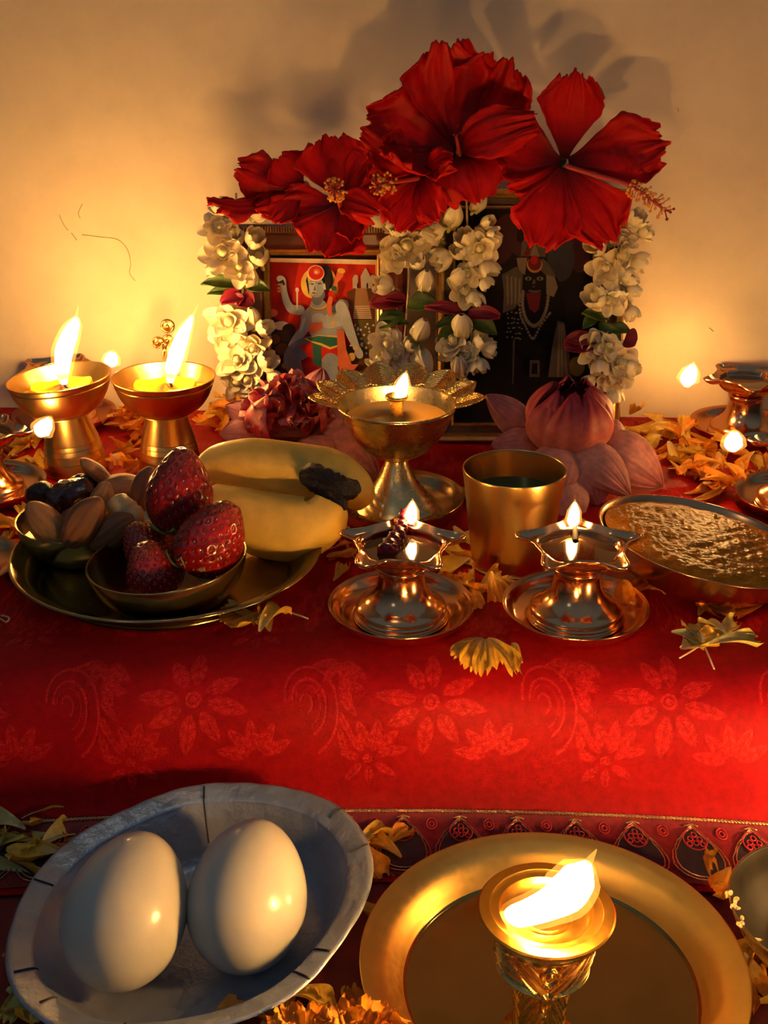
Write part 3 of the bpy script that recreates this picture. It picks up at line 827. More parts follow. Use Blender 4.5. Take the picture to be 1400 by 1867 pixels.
cp = [(0.0002, 0.0), (0.0128, 0.0), (0.0130, 0.0015), (0.0112, 0.0035), (0.0088, 0.0060), (0.0084, 0.0140), (0.0092, 0.0220), (0.0102, 0.0280), (0.0106, 0.0300), (0.0122, 0.0316), (0.0124, 0.0326), (0.0146, 0.0335), (0.0158, 0.0344), (0.0154, 0.0360), (0.0166, 0.0420), (0.0178, 0.0500), (0.0186, 0.0512), (0.0192, 0.0528), (0.0186, 0.0536), (0.0002, 0.0536)]
d_ = np.array(cp)
dense = np.vstack([np.stack([np.linspace(d_[i, 0], d_[i + 1, 0], 16, endpoint=False), np.linspace(d_[i, 1], d_[i + 1, 1], 16, endpoint=False)], -1) for i in range(len(d_) - 1)] + [d_[-1:]])
LS = np.array([1.10, 1.10, 0.735])
g = G(); g.lathe(dense[::-1], 480, fn=carve); 
g.build('carved_column', 'brass_gold', fl, sharp=60)
g = G()
bp_ = [(0.0002, 0.0748), (0.0040, 0.0748), (0.0062, 0.0749), (0.0064, 0.0752), (0.0068, 0.0749), (0.0080, 0.0750), (0.0083, 0.0753), (0.0088, 0.0750), (0.0110, 0.0752), (0.0128, 0.0760), (0.0140, 0.0780), (0.0147, 0.0796), (0.0160, 0.0800), (0.0172, 0.0803), (0.0176, 0.0808), (0.0190, 0.0809), (0.0208, 0.0806), (0.0213, 0.0798), (0.0210, 0.0786), (0.0200, 0.0772), (0.0190, 0.0752), (0.0180, 0.0736), (0.0172, 0.0722), (0.0002, 0.0720)]
g.lathe(bp_, 140); g.v = [v * LS for v in g.v]
g.build('bowl', 'brass_hot', fl, sharp=35)
yl = LC[1]
def lp(u, v, dy=0.0): return py(u, v, yl + dy) - LC
g = G()
g.tube(sm([lp(938, 1692, 0.0), lp(926, 1690), lp(918, 1682)], 6), 0.0013, 8); g.build('wick', 'wick_white', fl)
flame([lp(914, 1686, .002), lp(938, 1672, .000), lp(968, 1662, -.007), lp(1003, 1647, -.013), lp(1034, 1627, -.016), lp(1054, 1602, -.018), lp(1073, 1572, -.018)],
      [r * 0.000183 for r in (9, 22, 24, 28, 35, 31, 4)], FL_BIG, fl, mantle=1.30, ext=0.10)
# ------------------------------------------------------------------ the two framed devotional pictures
LEAN = R(12.0)
def make_frame(x0, x1, vtop, ybase, utop_c):
    P0 = np.array([0, ybase, 0.0]); up = np.array([0, math.sin(LEAN), math.cos(LEAN)]); n = np.array([0, -math.cos(LEAN), math.sin(LEAN)])
    a = ppl(x0, vtop, P0, n); b = ppl(x1, vtop, P0, n)
    h = np.dot(a - P0, up)
    return P0, up, n, a[0], b[0], h
def rectframe(g, w, h, prof, m=0):
    """mitred frame: prof = [(inset, forward)] from the outer edge to the inner"""
    rows = []
    for ins, fw in prof:
        rows.append([(-w / 2 + ins, -fw, ins), (w / 2 - ins, -fw, ins), (w / 2 - ins, -fw, h - ins), (-w / 2 + ins, -fw, h - ins)])
    g.grid(np.array(rows), cv=True, m=m)
class Art:
    """flat shapes of a print, given in photo pixels, laid on the picture's plane in thin layers"""
    def __init__(s, P0, up, n, ox):
        s.P0, s.up, s.n, s.ox = P0, up, n, ox; s.g = G(); s.k = 0; s.mats = []
    def loc(s, u, v):
        p = ppl(u, v, s.P0, s.n); return p[0] - s.ox, float(np.dot(p - s.P0, s.up))
    def mi(s, m):
        if m not in s.mats: s.mats.append(m)
        return s.mats.index(m)
    def poly(s, pts, m):
        s.k += 1
        V = [(lambda q: (q[0], -0.0004 - 0.00003 * s.k, q[1]))(s.loc(u, v)) for u, v in pts]
        area = sum(V[i][0] * V[(i + 1) % len(V)][2] - V[(i + 1) % len(V)][0] * V[i][2] for i in range(len(V)))
        idx = list(range(len(V)))
        s.g.add(V, [tuple(idx if area > 0 else idx[::-1])], s.mi(m))
    def ell(s, cx, cy, rx, ry, m, rot=0.0, n=28):
        c, t = math.cos(rot), math.sin(rot)
        s.poly([(cx + rx * math.cos(a) * c - ry * math.sin(a) * t, cy + rx * math.cos(a) * t + ry * math.sin(a) * c) for a in np.linspace(0, 2 * PI, n, endpoint=False)], m)
    def limb(s, pts, rad, m):
        P = sm(pts, 6); r = np.interp(np.linspace(0, 1, len(P)), np.linspace(0, 1, len(rad)), rad)
        t = np.gradient(P, axis=0); t /= np.linalg.norm(t, axis=1)[:, None] + 1e-9
        nn = np.stack([-t[:, 1], t[:, 0]], -1)
        L = P + nn * r[:, None]; Q = P - nn * r[:, None]
        s.poly([tuple(p) for p in L] + [tuple(p) for p in Q[::-1]], m)
        s.ell(P[0, 0], P[0, 1], r[0], r[0], m, n=16); s.ell(P[-1, 0], P[-1, 1], r[-1], r[-1], m, n=16)
def ink(name, c, rough=0.5, var=0.12):
    MT[name] = mat(name, c, rough, var=var, vscale=120, spec=0.12); return name
I = {k: ink('print_' + k, c) for k, c in dict(
    red=(0.60, 0.025, 0.012), red_dark=(0.34, 0.012, 0.008), cream=(0.72, 0.62, 0.46), blue=(0.30, 0.35, 0.40), blue_lit=(0.46, 0.50, 0.52), blue_dim=(0.15, 0.18, 0.23), hair=(0.03, 0.025, 0.03),
    yellow=(0.72, 0.48, 0.10), orange=(0.70, 0.17, 0.07), green=(0.03, 0.14, 0.09), olive=(0.14, 0.11, 0.04), stone=(0.52, 0.48, 0.44), brown=(0.36, 0.20, 0.10), brown_dark=(0.12, 0.05, 0.02), dark=(0.030, 0.018, 0.014), white=(0.75, 0.70, 0.60),
    night=(0.008, 0.006, 0.007), black=(0.004, 0.003, 0.004), ash=(0.075, 0.06, 0.05), ash_lit=(0.16, 0.125, 0.09), maroon=(0.12, 0.010, 0.012), plum=(0.045, 0.012, 0.018), slate=(0.030, 0.030, 0.045), gold=(0.38, 0.18, 0.05), silver=(0.14, 0.13, 0.12)).items()}

# --- left: red print with a blue-skinned seated figure, in a dark red wooden frame
P0, up, n, xa, xb, h = make_frame(436, 742, 411, 0.7545, 0)
ox = (xa + xb) / 2; w = xb - xa
f1 = thing('picture_frame', 'red devotional print of a blue-skinned seated figure in a dark wooden frame', 'picture', (ox, 0.7545, 0.0008), (-LEAN, 0, 0))
s_ = 0.00036
g = G(); rectframe(g, w, h, [(0, -0.012), (0, 0.006), (0.0006, 0.0075), (0.003, 0.0085), (0.006, 0.0080), (0.007, 0.0065), (0.013, 0.0050), (0.0145, 0.0052), (0.0155, 0.0030)])
g.box((-w / 2 + 0.002, 0.003, 0.002), (w / 2 - 0.002, 0.0118, h - 0.002))
g.build('moulding', 'wood_red', f1, smooth=False)
g = G()
rectframe(g, w, h, [(0.0153, 0.003), (0.0153, 0.0042), (0.0162, 0.0052), (0.0172, 0.0046), (0.0176, 0.0040), (0.0184, 0.0046), (0.0192, 0.0040), (0.0196, 0.0006)])
g.build('gilt_slip', 'gilt', f1, smooth=False)
g = G()
for i in range(60):      # beading pressed along the top of the moulding
    x = -w / 2 + 0.004 + i * (w - 0.008) / 59
    g.box((x - 0.00045, -0.0095, h - 0.0055), (x + 0.00045, -0.0070, h - 0.0015))
g.build('beaded_edge', 'gilt', f1, smooth=False)
A = Art(P0, up, n, ox)
q = lambda x, y: (470 + x / 5.6, 460 + y / 5.6)
def Q(*a): return [q(*p) for p in a]
def E(x, y, rx, ry, m, rot=0): A.ell(*q(x, y), rx / 5.6, ry / 5.6, I[m], rot)
def Lm(pts, rad, m): A.limb(Q(*pts), [r / 5.6 for r in rad], I[m])
A.poly(Q((60, 70), (1235, 90), (1230, 1900), (60, 1900)), I['cream'])
A.poly(Q((105, 110), (1200, 140), (1195, 1900), (105, 1900)), I['red'])
A.poly(Q((105, 110), (420, 118), (300, 760), (105, 900)), I['red_dark'])
A.poly(Q((105, 640), (200, 700), (330, 760), (420, 900), (360, 1300), (300, 1900), (105, 1900)), I['dark'])
for x, y, rx, ry, m in ((150, 630, 55, 40, 'orange'), (240, 760, 80, 45, 'stone'), (320, 800, 70, 60, 'dark'), (170, 900, 60, 50, 'brown_dark'), (250, 1000, 70, 60, 'brown_dark'), (280, 1170, 40, 30, 'olive')): E(x, y, rx, ry, m)
A.poly(Q((905, 420), (990, 380), (1195, 380), (1195, 720), (960, 700)), I['brown_dark'])
A.poly(Q((1000, 380), (1110, 380), (1165, 690), (975, 690)), I['brown'])
for k in range(7): A.poly(Q((985 - 2 * k, 560 + k * 20), (1140 + 4 * k, 560 + k * 20), (1141 + 4 * k, 568 + k * 20), (984 - 2 * k, 568 + k * 20)), I['cream'])
for x in (1005, 1180): A.poly(Q((x - 35, 380), (x - 38, 280), (x - 20, 245), (x, 240), (x + 18, 250), (x + 20, 380)), I['stone'])
A.poly(Q((1055, 380), (1050, 260), (1090, 180), (1100, 170), (1112, 185), (1150, 260), (1148, 380)), I['stone'])
for x in (1022, 1118, 1182): A.poly(Q((x - 8, 378), (x - 8, 335), (x, 322), (x + 8, 335), (x + 8, 378)), I['dark'])
A.poly(Q((890, 700), (1195, 700), (1195, 1240), (900, 1250)), I['olive'])
A.poly(Q((1020, 1100), (1195, 1060), (1195, 1900), (900, 1900)), I['brown_dark'])
rs = np.random.default_rng(4)
for k in range(40): E(930 + rs.uniform(0, 255), 730 + rs.uniform(0, 330), 12, 12, 'white')
E(560, 330, 118, 150, 'yellow', 0.1); E(745, 300, 60, 150, 'yellow', -0.35); E(700, 270, 70, 130, 'hair', -0.1)
A.poly(Q((800, 470), (905, 500), (985, 700), (1000, 900), (900, 1000), (840, 780)), I['red_dark'])
Lm([(770, 640), (860, 560)], [60, 70], 'blue')
Lm([(430, 600), (350, 590), (300, 520), (270, 400), (265, 300)], [52, 45, 36, 30, 26], 'blue'); E(240, 285, 45, 34, 'blue_lit', 0.3); A.poly(Q((190, 325), (265, 290), (285, 345), (215, 355)), I['hair'])
for y in (340, 378, 408): E(232, y, 30, 12, 'brown')
Lm([(405, 600), (405, 400)], [7, 9], 'stone'); E(405, 395, 18, 24, 'stone')
A.poly(Q((470, 620), (530, 560), (640, 590), (760, 560), (860, 500), (930, 640), (880, 800), (800, 880), (560, 880), (500, 780)), I['blue'])
E(620, 690, 75, 60, 'blue_lit'); E(770, 680, 90, 55, 'blue_lit')
A.poly(Q((525, 600), (560, 730), (690, 720), (650, 800), (560, 840), (520, 820)), I['orange'])
Lm([(500, 680), (470, 800), (400, 880), (340, 960)], [55, 48, 38, 26], 'blue'); Lm([(480, 690), (440, 820)], [16, 12], 'blue_lit')
Lm([(850, 570), (890, 680), (780, 730), (700, 745)], [60, 55, 48, 40], 'blue_lit'); A.poly(Q((790, 690), (770, 780), (750, 770), (765, 690)), I['yellow'])
Lm([(880, 640), (950, 840), (1000, 960), (1030, 1030)], [62, 48, 34, 30], 'blue_lit'); E(1035, 1040, 40, 55, 'blue_lit', -0.3); E(960, 1075, 36, 42, 'yellow')
E(1005, 985, 34, 14, 'yellow', -0.3)
Lm([(640, 940), (480, 980), (360, 1080), (400, 1250)], [80, 100, 95, 70], 'blue_dim'); A.poly(Q((430, 960), (600, 900), (640, 1100), (520, 1080)), I['red'])
A.poly(Q((560, 930), (660, 930), (650, 1180), (570, 1150)), I['green'])
A.poly(Q((650, 980), (850, 960), (840, 1110), (655, 1110)), I['red']); A.poly(Q((655, 1100), (840, 1100), (838, 1125), (658, 1125)), I['yellow'])
Lm([(745, 1120), (740, 1200), (800, 1320), (830, 1420)], [85, 78, 66, 50], 'blue')
A.poly(Q((480, 890), (620, 850), (830, 860), (850, 960), (740, 1000), (650, 960), (560, 930)), I['yellow'])
A.poly(Q((500, 885), (620, 862), (822, 880), (835, 950), (740, 975), (650, 935), (560, 915)), I['green'])
A.poly(Q((810, 790), (880, 800), (905, 1000), (960, 1150), (1030, 1150), (900, 1310), (860, 1300), (820, 1150)), I['orange'])
E(625, 560, 95, 48, 'brown'); E(622, 550, 84, 44, 'yellow'); E(620, 535, 78, 45, 'blue')
Lm([(620, 440), (610, 500)], [70, 52], 'blue_dim'); E(600, 370, 82, 105, 'blue'); E(565, 380, 40, 70, 'blue_lit'); E(690, 360, 22, 32, 'blue_lit')
E(560, 335, 18, 6, 'hair'); E(635, 330, 20, 6, 'hair'); E(575, 425, 20, 7, 'red_dark'); A.poly(Q((588, 340), (600, 400), (570, 402)), I['blue_dim'])
A.poly(Q((495, 300), (510, 250), (530, 400), (525, 450)), I['hair']); A.poly(Q((680, 250), (740, 300), (735, 410), (700, 400)), I['hair'])
E(595, 225, 88, 82, 'cream'); E(598, 222, 76, 70, 'red'); E(605, 210, 34, 30, 'orange'); E(600, 215, 16, 14, 'cream')
A.poly(Q((820, 180), (890, 190), (870, 260), (810, 330), (760, 470), (735, 460), (780, 330)), I['orange']); E(855, 200, 40, 26, 'yellow', 0.2); E(780, 380, 26, 26, 'green'); E(750, 440, 30, 40, 'red')
Lm([(745, 480), (730, 560), (740, 640)], [22, 26, 20], 'orange')
A.g.build('print', [MT[x] for x in A.mats], f1, smooth=False)

# --- right: dark print, in a thin gilt frame
YB2 = 0.7535
P0, up, n, xa, xb, h = make_frame(797, 1143, 347, YB2, 0)
ox = (xa + xb) / 2; w = xb - xa
F2 = (P0, up, n)
f2 = thing('picture_frame', 'dark devotional print of a dark-skinned deity in a thin gilt frame', 'picture', (ox, YB2, 0.0008), (-LEAN, 0, 0))
g = G(); rectframe(g, w, h, [(0, -0.012), (0, 0.006), (0.0012, 0.0075), (0.0032, 0.0060), (0.0045, 0.0062), (0.0055, 0.0040)])
g.box((-w / 2 + 0.002, 0.003, 0.002), (w / 2 - 0.002, 0.0118, h - 0.002))
g.build('moulding', 'gilt', f2, smooth=False)
MT['brown_mount'] = mat('patterned_brown_mount', (0.045, 0.018, 0.010), 0.4, var=0.5, vscale=700)
g = G(); rectframe(g, w, h, [(0.0050, 0.0040), (0.0110, 0.0036), (0.0112, 0.0006)]); g.build('mount', 'brown_mount', f2, smooth=False)
g = G(); rectframe(g, w, h, [(0.0105, 0.0034), (0.0105, 0.0050), (0.0114, 0.0054), (0.0120, 0.0046), (0.0122, 0.0006)]); g.build('gilt_slip', 'gilt', f2, smooth=False)
A = Art(P0, up, n, ox)
q = lambda x, y: (870 + x / 5.188, 380 + y / 5.188)
A.poly([(812, 362), (1130, 362), (1130, 800), (812, 800)], I['night'])
E(250, 300, 130, 260, 'plum', 0.2); E(950, 380, 130, 260, 'plum', -0.1); E(790, 480, 140, 240, 'slate'); E(820, 330, 90, 100, 'slate')
E(540, 1000, 320, 520, 'black')
for a in range(9): A.poly(Q((520, 560), (230 + 20 * a, 300 + abs(a - 4) * 14), (255 + 22 * a, 290 + abs(a - 4) * 14)), I['plum'])
A.poly(Q((410, 460), (420, 330), (480, 270), (540, 250), (600, 280), (650, 350), (645, 470)), I['ash']); A.poly(Q((500, 460), (540, 330), (590, 470)), I['ash_lit']); A.poly(Q((440, 450), (500, 300), (530, 330), (480, 460)), I['maroon'])
A.poly(Q((370, 480), (470, 480), (450, 640), (390, 610)), I['ash_lit']); A.poly(Q((610, 480), (660, 520), (740, 650), (700, 700), (600, 600)), I['ash'])
A.poly(Q((230, 640), (370, 560), (430, 640), (420, 860), (350, 960), (240, 1000), (250, 800)), I['ash'])
for k in range(4): A.poly(Q((270 + 40 * k, 650 + 10 * k), (290 + 40 * k, 640 + 10 * k), (300 + 34 * k, 900), (280 + 34 * k, 930)), I['ash_lit'])
A.poly(Q((650, 640), (730, 660), (760, 760), (720, 850), (650, 820)), I['ash_lit'])
E(545, 720, 110, 130, 'black'); E(540, 545, 80, 82, 'gold'); E(540, 530, 68, 74, 'maroon'); E(535, 500, 36, 46, 'red_dark')
for x in (480, 590): E(x, 675, 34, 20, 'ash_lit'); E(x, 676, 12, 13, 'black')
Lm([(535, 690), (530, 740)], [10, 20], 'ash'); Lm([(460, 750), (540, 735), (610, 755)], [8, 12, 8], 'black'); Lm([(490, 790), (540, 800), (590, 790)], [10, 14, 10], 'ash')
A.poly(Q((455, 810), (600, 810), (580, 960), (540, 1000), (490, 960)), I['maroon'])
P_ = sm([(430, 800), (425, 930), (460, 1060), (530, 1120), (600, 1070), (650, 950), (670, 800)], 5)
for x, y in P_: E(x, y, 17, 21, 'ash_lit')
for x, y in sm([(400, 830), (400, 1000), (450, 1120), (520, 1240), (590, 1120), (680, 1000)], 5): E(x, y, 12, 15, 'silver')
for x in np.linspace(290, 410, 5):
    for y in np.linspace(1000, 1230, 6): E(x + rs.uniform(-14, 14), y + rs.uniform(-14, 14), 11, 8, 'silver')
Lm([(340, 1250), (330, 1660)], [9, 8], 'ash'); A.poly(Q((490, 1440), (580, 1440), (580, 1600), (485, 1600)), I['ash']); A.poly(Q((510, 1470), (560, 1470), (560, 1570), (505, 1570)), I['black'])
A.poly(Q((750, 1070), (815, 1090), (860, 1400), (880, 1600), (660, 1600), (700, 1300)), I['ash'])
for k in range(3): A.poly(Q((760 + 18 * k, 1100), (772 + 18 * k, 1100), (770 + 40 * k, 1600), (740 + 40 * k, 1600)), I['ash_lit'])
E(930, 1500, 80, 100, 'olive')
A.g.build('print', [MT[x] for x in A.mats], f2, smooth=False)

# ------------------------------------------------------------------ jasmine garlands
def blossom(kind, seed):
    """a jasmine head about 1 unit across, facing +z"""
    g = G(); rs = np.random.default_rng(seed)
    if kind == 'open':
        for ring, (nn, L, W, el) in enumerate(((6, 0.60, 0.46, 0.05), (5, 0.48, 0.42, 0.42), (3, 0.32, 0.34, 0.95))):
            for k in range(nn):
                a = (k + 0.5 * ring + rs.uniform(-.22, .22)) * 2 * PI / nn; e = el + rs.uniform(-.18, .2)
                d = np.array([math.cos(a) * math.cos(e), math.sin(a) * math.cos(e), math.sin(e)])
                nr = np.array([-math.cos(a) * math.sin(e), -math.sin(a) * math.sin(e), math.cos(e)])
                petal(g, d * 0.05, d * L * rs.uniform(.85, 1.1), nr, W * rs.uniform(.85, 1.1), 'spoon', cup=0.22, arch=-0.05, curl=0.14 * rs.uniform(-1.3, 1), nu=10, nv=9, seed=rs.integers(1e6))
        g.ball((0, 0, 0.1), (0.13, 0.13, 0.2), nu=8, nv=10, a=1)
    elif kind == 'bud':
        for k in range(5):
            a = k * 2 * PI / 5 + rs.uniform(-.3, .3)
            d = np.array([math.cos(a) * 0.16, math.sin(a) * 0.16, 0])
            petal(g, (0, 0, -0.42), d * 0.5 + np.array([0, 0, 0.46]), d, 0.62, 'spoon', cup=-0.30, arch=0.27, nu=12, nv=11, twist=0.3, seed=k)
        g.ball((0, 0, -0.02), (0.23, 0.23, 0.4), nu=10, nv=12, a=1)
        g.tube([(0, 0, -0.60), (0, 0, -0.40)], [0.05, 0.09], 8)
    else:
        for k in range(6):
            a = (k + rs.uniform(-.2, .2)) * 2 * PI / 6; e = 0.75 + rs.uniform(-.25, .2)
            d = np.array([math.cos(a) * math.cos(e), math.sin(a) * math.cos(e), math.sin(e)]); nr = np.array([-math.cos(a) * math.sin(e), -math.sin(a) * math.sin(e), math.cos(e)])
            petal(g, d * 0.02 - np.array([0, 0, .2]), d * 0.55 - np.array([0, 0, .1]), nr, 0.46, 'spoon', cup=0.35, arch=-0.16, curl=0.2, nu=11, nv=9, seed=k)
        g.ball((0, 0, 0.0), (0.15, 0.15, 0.28), nu=8, nv=10, a=1)
        g.tube([(0, 0, -0.45), (0, 0, -0.15)], [0.05, 0.08], 8)
    return g.mesh('jasmine_blossom', 'jasmine')
BL = {'o': [blossom('open', k) for k in range(4)], 'b': [blossom('bud', k) for k in range(2)], 'h': [blossom('half', k) for k in range(3)]}
VIEW = -FW
def garland(label, plane, spec, thread, roses=(), leaves=(), fw=0.011):
    P0, up, n = plane
    def pt(u, v, f=fw): return ppl(u, v, P0 + n * (0.0085 + f), n)
    o = pt(*thread[len(thread) // 2]); o0 = np.array([o[0], o[1], o[2]])
    t = thing('jasmine_garland', label, 'garland', tuple(o0), (0, 0, 0), 'jasmine garlands hung over the pictures')
    g = G(); g.tube(sm([pt(u, v, 0.005) - o0 for u, v in thread], 8), 0.0007, 6)
    g.build('thread', 'thread', t)
    rs = np.random.default_rng(int(thread[0][0]))
    for (u, v, size, kind, *rest) in spec:
        c = pt(u, v, fw + rs.uniform(-0.002, 0.003)) - o0
        s = size * mpp(c + o0)
        ax = rest[0] if rest else None
        if kind == 'o' or ax is None and kind == 'h':
            z = unit(VIEW * 1.0 + rs.normal(0, 0.38, 3) + np.array([0, 0, 0.1]))
        if kind == 'b' or ax is not None:
            ang = R(ax if ax is not None else rs.uniform(30, 150))
            z = unit(np.array([math.cos(ang), -0.45 if kind != 'o' else -0.9, math.sin(ang)]))
        M = frame(z, rs.normal(0, 1, 3))
        me = BL[kind][rs.integers(len(BL[kind]))]
        b = bpy.data.objects.new('jasmine_blossom', me); COL.objects.link(b); b.parent = t
        b.location = c; b.rotation_euler = eul(M); b.scale = (s,) * 3
    for (u0, v0, u1, v1, wd) in roses:
        g = G(); a = pt(u0, v0) - o0; b = pt(u1, v1, fw + 0.003) - o0
        petal(g, a, b, VIEW + np.array([0, 0, .5]), wd * mpp(a + o0), 'spoon', cup=0.25, ruffle=0.06, arch=0.08, nu=14, nv=13, seed=int(u0))
        g.build('rose_petal', 'rose', t, solid=0.0004)
    for (u0, v0, u1, v1, wd) in leaves:
        g = G(); a = pt(u0, v0, 0.006) - o0; b = pt(u1, v1, 0.010) - o0
        petal(g, a, b, VIEW + np.array([0, 0, .4]), wd * mpp(a + o0), 'leaf', cup=0.3, arch=0.1, ruffle=0.05, nu=16, nv=9, seed=int(v0))
        g.build('leaf', 'green', t, solid=0.0004)
    return t
P1 = (np.array([0, 0.7545, 0.0]), up, n)
garland('jasmine garland strand down the outer left side of the red print', P1,
        [(404, 382, 52, 'h', 120), (462, 376, 46, 'b', 160), (472, 392, 46, 'b', 20), (396, 418, 60, 'o'), (425, 425, 56, 'h'), (410, 462, 84, 'o'), (438, 488, 62, 'o'), (462, 440, 62, 'h', 60), (474, 472, 58, 'h', 100), (456, 508, 50, 'b', 80), (392, 490, 46, 'h', 180),
         (418, 588, 78, 'o'), (408, 612, 54, 'o'), (460, 580, 50, 'b', 90), (478, 598, 52, 'h', 20), (462, 628, 62, 'o'), (440, 612, 46, 'h'), (430, 660, 70, 'o'), (452, 690, 60, 'o'), (484, 662, 60, 'h', 40), (496, 684, 48, 'h', 330), (428, 700, 56, 'o'), (470, 712, 44, 'h', 270), (448, 655, 46, 'o')],
        [(430, 352), (432, 430), (436, 520), (440, 560), (445, 640), (448, 715)],
        roses=[(442, 538, 402, 552, 34), (438, 546, 462, 556, 40), (430, 552, 445, 540, 26)], leaves=[(440, 522, 366, 518, 26), (440, 530, 378, 536, 22), (444, 522, 492, 530, 30)])
garland('jasmine garland strand hanging between the two pictures beside the red print', P1,
        [(690, 402, 44, 'b', 160), (716, 408, 46, 'h', 170), (758, 400, 50, 'b', 10), (786, 432, 58, 'b', 150), (740, 452, 88, 'o'), (720, 470, 56, 'o'), (762, 476, 56, 'h'), (774, 514, 54, 'b', 80), (706, 522, 62, 'h', 150), (768, 438, 46, 'h'), (728, 424, 46, 'h', 100),
         (766, 604, 60, 'b', 70), (704, 628, 66, 'o'), (696, 660, 66, 'h', 120), (768, 656, 64, 'b', 300), (744, 632, 44, 'h', 45), (722, 652, 50, 'o'), (752, 676, 44, 'h')],
        [(738, 380), (740, 440), (745, 500), (742, 560), (738, 610), (733, 680)],
        roses=[(738, 548, 674, 556, 42), (740, 545, 700, 545, 24)], leaves=[(738, 572, 684, 600, 34), (742, 560, 800, 552, 40), (745, 590, 690, 585, 20)])
F2w = (F2[0], F2[1], F2[2])
garland('jasmine garland strand down the left side of the dark print', F2w,
        [(872, 372, 46, 'b', 60), (826, 396, 58, 'b', 75), (884, 408, 48, 'h', 30), (800, 420, 48, 'h', 190), (852, 440, 62, 'h', 110), (876, 452, 68, 'o'), (886, 485, 62, 'h', 320), (812, 470, 66, 'h', 200), (838, 462, 50, 'h', 120), (856, 500, 50, 'o'), (842, 532, 62, 'o'), (864, 540, 56, 'h', 270), (834, 505, 44, 'b', 60), (894, 430, 50, 'h', 0), (882, 512, 44, 'h', 300),
         (842, 596, 62, 'b', 95), (826, 628, 66, 'o'), (872, 630, 62, 'h', 60), (886, 636, 50, 'h', 0), (838, 668, 58, 'b', 100), (872, 662, 52, 'h', 280), (818, 645, 48, 'h', 170), (852, 650, 48, 'o'), (850, 700, 44, 'h', 280)],
        [(850, 355), (852, 440), (848, 520), (846, 570), (848, 640), (846, 705)],
        roses=[(848, 572, 774, 560, 26), (850, 575, 912, 578, 30), (846, 570, 800, 566, 22)], leaves=[(848, 582, 906, 610, 36), (846, 590, 796, 622, 26), (842, 580, 790, 600, 18)])
garland('jasmine garland strand down the right edge of the dark print', F2w,
        [(1072, 372, 44, 'b', 100), (1078, 400, 44, 'h', 100), (1156, 402, 56, 'h', 60), (1172, 424, 48, 'h', 20), (1092, 446, 64, 'h', 170), (1128, 462, 66, 'o'), (1162, 474, 58, 'h', 330), (1104, 492, 66, 'o'), (1142, 508, 58, 'h', 20), (1090, 544, 72, 'h', 140), (1110, 548, 56, 'o'), (1124, 538, 52, 'h', 50), (1150, 528, 48, 'h', 330), (1150, 566, 48, 'h', 280), (1138, 440, 48, 'o'),
         (1082, 636, 70, 'o'), (1108, 632, 56, 'o'), (1096, 664, 58, 'h', 270), (1130, 664, 74, 'o'), (1116, 690, 60, 'o'), (1146, 672, 50, 'h', 0), (1118, 716, 52, 'h', 270), (1078, 694, 40, 'h', 200)],
        [(1110, 365), (1120, 440), (1118, 520), (1104, 585), (1096, 640), (1112, 720)],
        roses=[(1080, 628, 1028, 632, 46), (1085, 622, 1032, 620, 30), (1138, 620, 1160, 626, 44)], leaves=[(1110, 580, 1060, 572, 34), (1092, 588, 1126, 640, 36), (1110, 600, 1150, 606, 24), (1088, 575, 1062, 600, 22)])

# ------------------------------------------------------------------ hibiscus flowers resting on the frame tops
def hibiscus(label, c, y, petals, stamen=None, pollen=True):
    c0 = py(c[0], c[1], y)
    t = thing('hibiscus_flower', label, 'flower', tuple(c0), (0, 0, 0), 'red hibiscus flowers on top of the pictures')
    s = mpp(c0)
    for k, (u, v, dy, wd, o) in enumerate(petals):
        g = G()
        tip = py(u, v, y + dy) - c0
        nrm = np.asarray(o.get('n', VIEW), float)
        base = np.array([0, 0.006, 0]) + 0.05 * tip
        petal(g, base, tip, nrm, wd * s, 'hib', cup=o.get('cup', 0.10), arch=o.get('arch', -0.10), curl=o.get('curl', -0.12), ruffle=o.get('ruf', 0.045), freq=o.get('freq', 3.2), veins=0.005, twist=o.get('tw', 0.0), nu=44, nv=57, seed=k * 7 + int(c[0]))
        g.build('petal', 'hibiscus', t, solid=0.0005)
    g = G(); g.tube([(0, 0.024, -0.004), (0, 0.016, 0), (0, 0.0105, 0)], [0.002, 0.0035, 0.002], 12); g.build('calyx', 'green', t)
    if stamen:
        P = sm([py(u, v, y + dy) - c0 for u, v, dy in stamen], 10)
        g = G(); g.tube(P, np.linspace(0.0015, 0.0008, len(P)), 10)
        rs = np.random.default_rng(int(c[0]))
        an = G(); k = len(P)
        for j in range(64 if pollen else 0):
            i = rs.integers(int(k * 0.52), k - 2)
            d = unit(rs.normal(0, 1, 3)); tdir = unit(P[i + 1] - P[i]); d = unit(d - tdir * np.dot(d, tdir) + tdir * 0.3)
            L = rs.uniform(0.003, 0.0068)
            e = P[i] + d * L
            g.tube([P[i], e], 0.00022, 4)
            an.ball(e, (0.0009, 0.0007, 0.0009), nu=5, nv=6)
        sc_ = g.build('stamen_column', 'stamen', t)
        if pollen: an.build('anthers', 'pollen', sc_)
        g = G()
        for j in range(5):
            tdir = unit(P[-1] - P[-3]); d = unit(rs.normal(0, 1, 3)); d = unit(d - tdir * np.dot(d, tdir) + tdir * 0.9)
            e = P[-1] + d * 0.0052
            g.tube([P[-1], e], 0.0003, 5); g.ball(e, 0.00085, nu=6, nv=8)
        g.build('stigma', 'stigma', sc_)
    return t
dn = np.array([0, -0.4, -1.0]); up_ = np.array([0, -0.5, 1.0]); lf = np.array([-0.8, -0.6, 0.2]); rt = np.array([0.8, -0.6, 0.2])
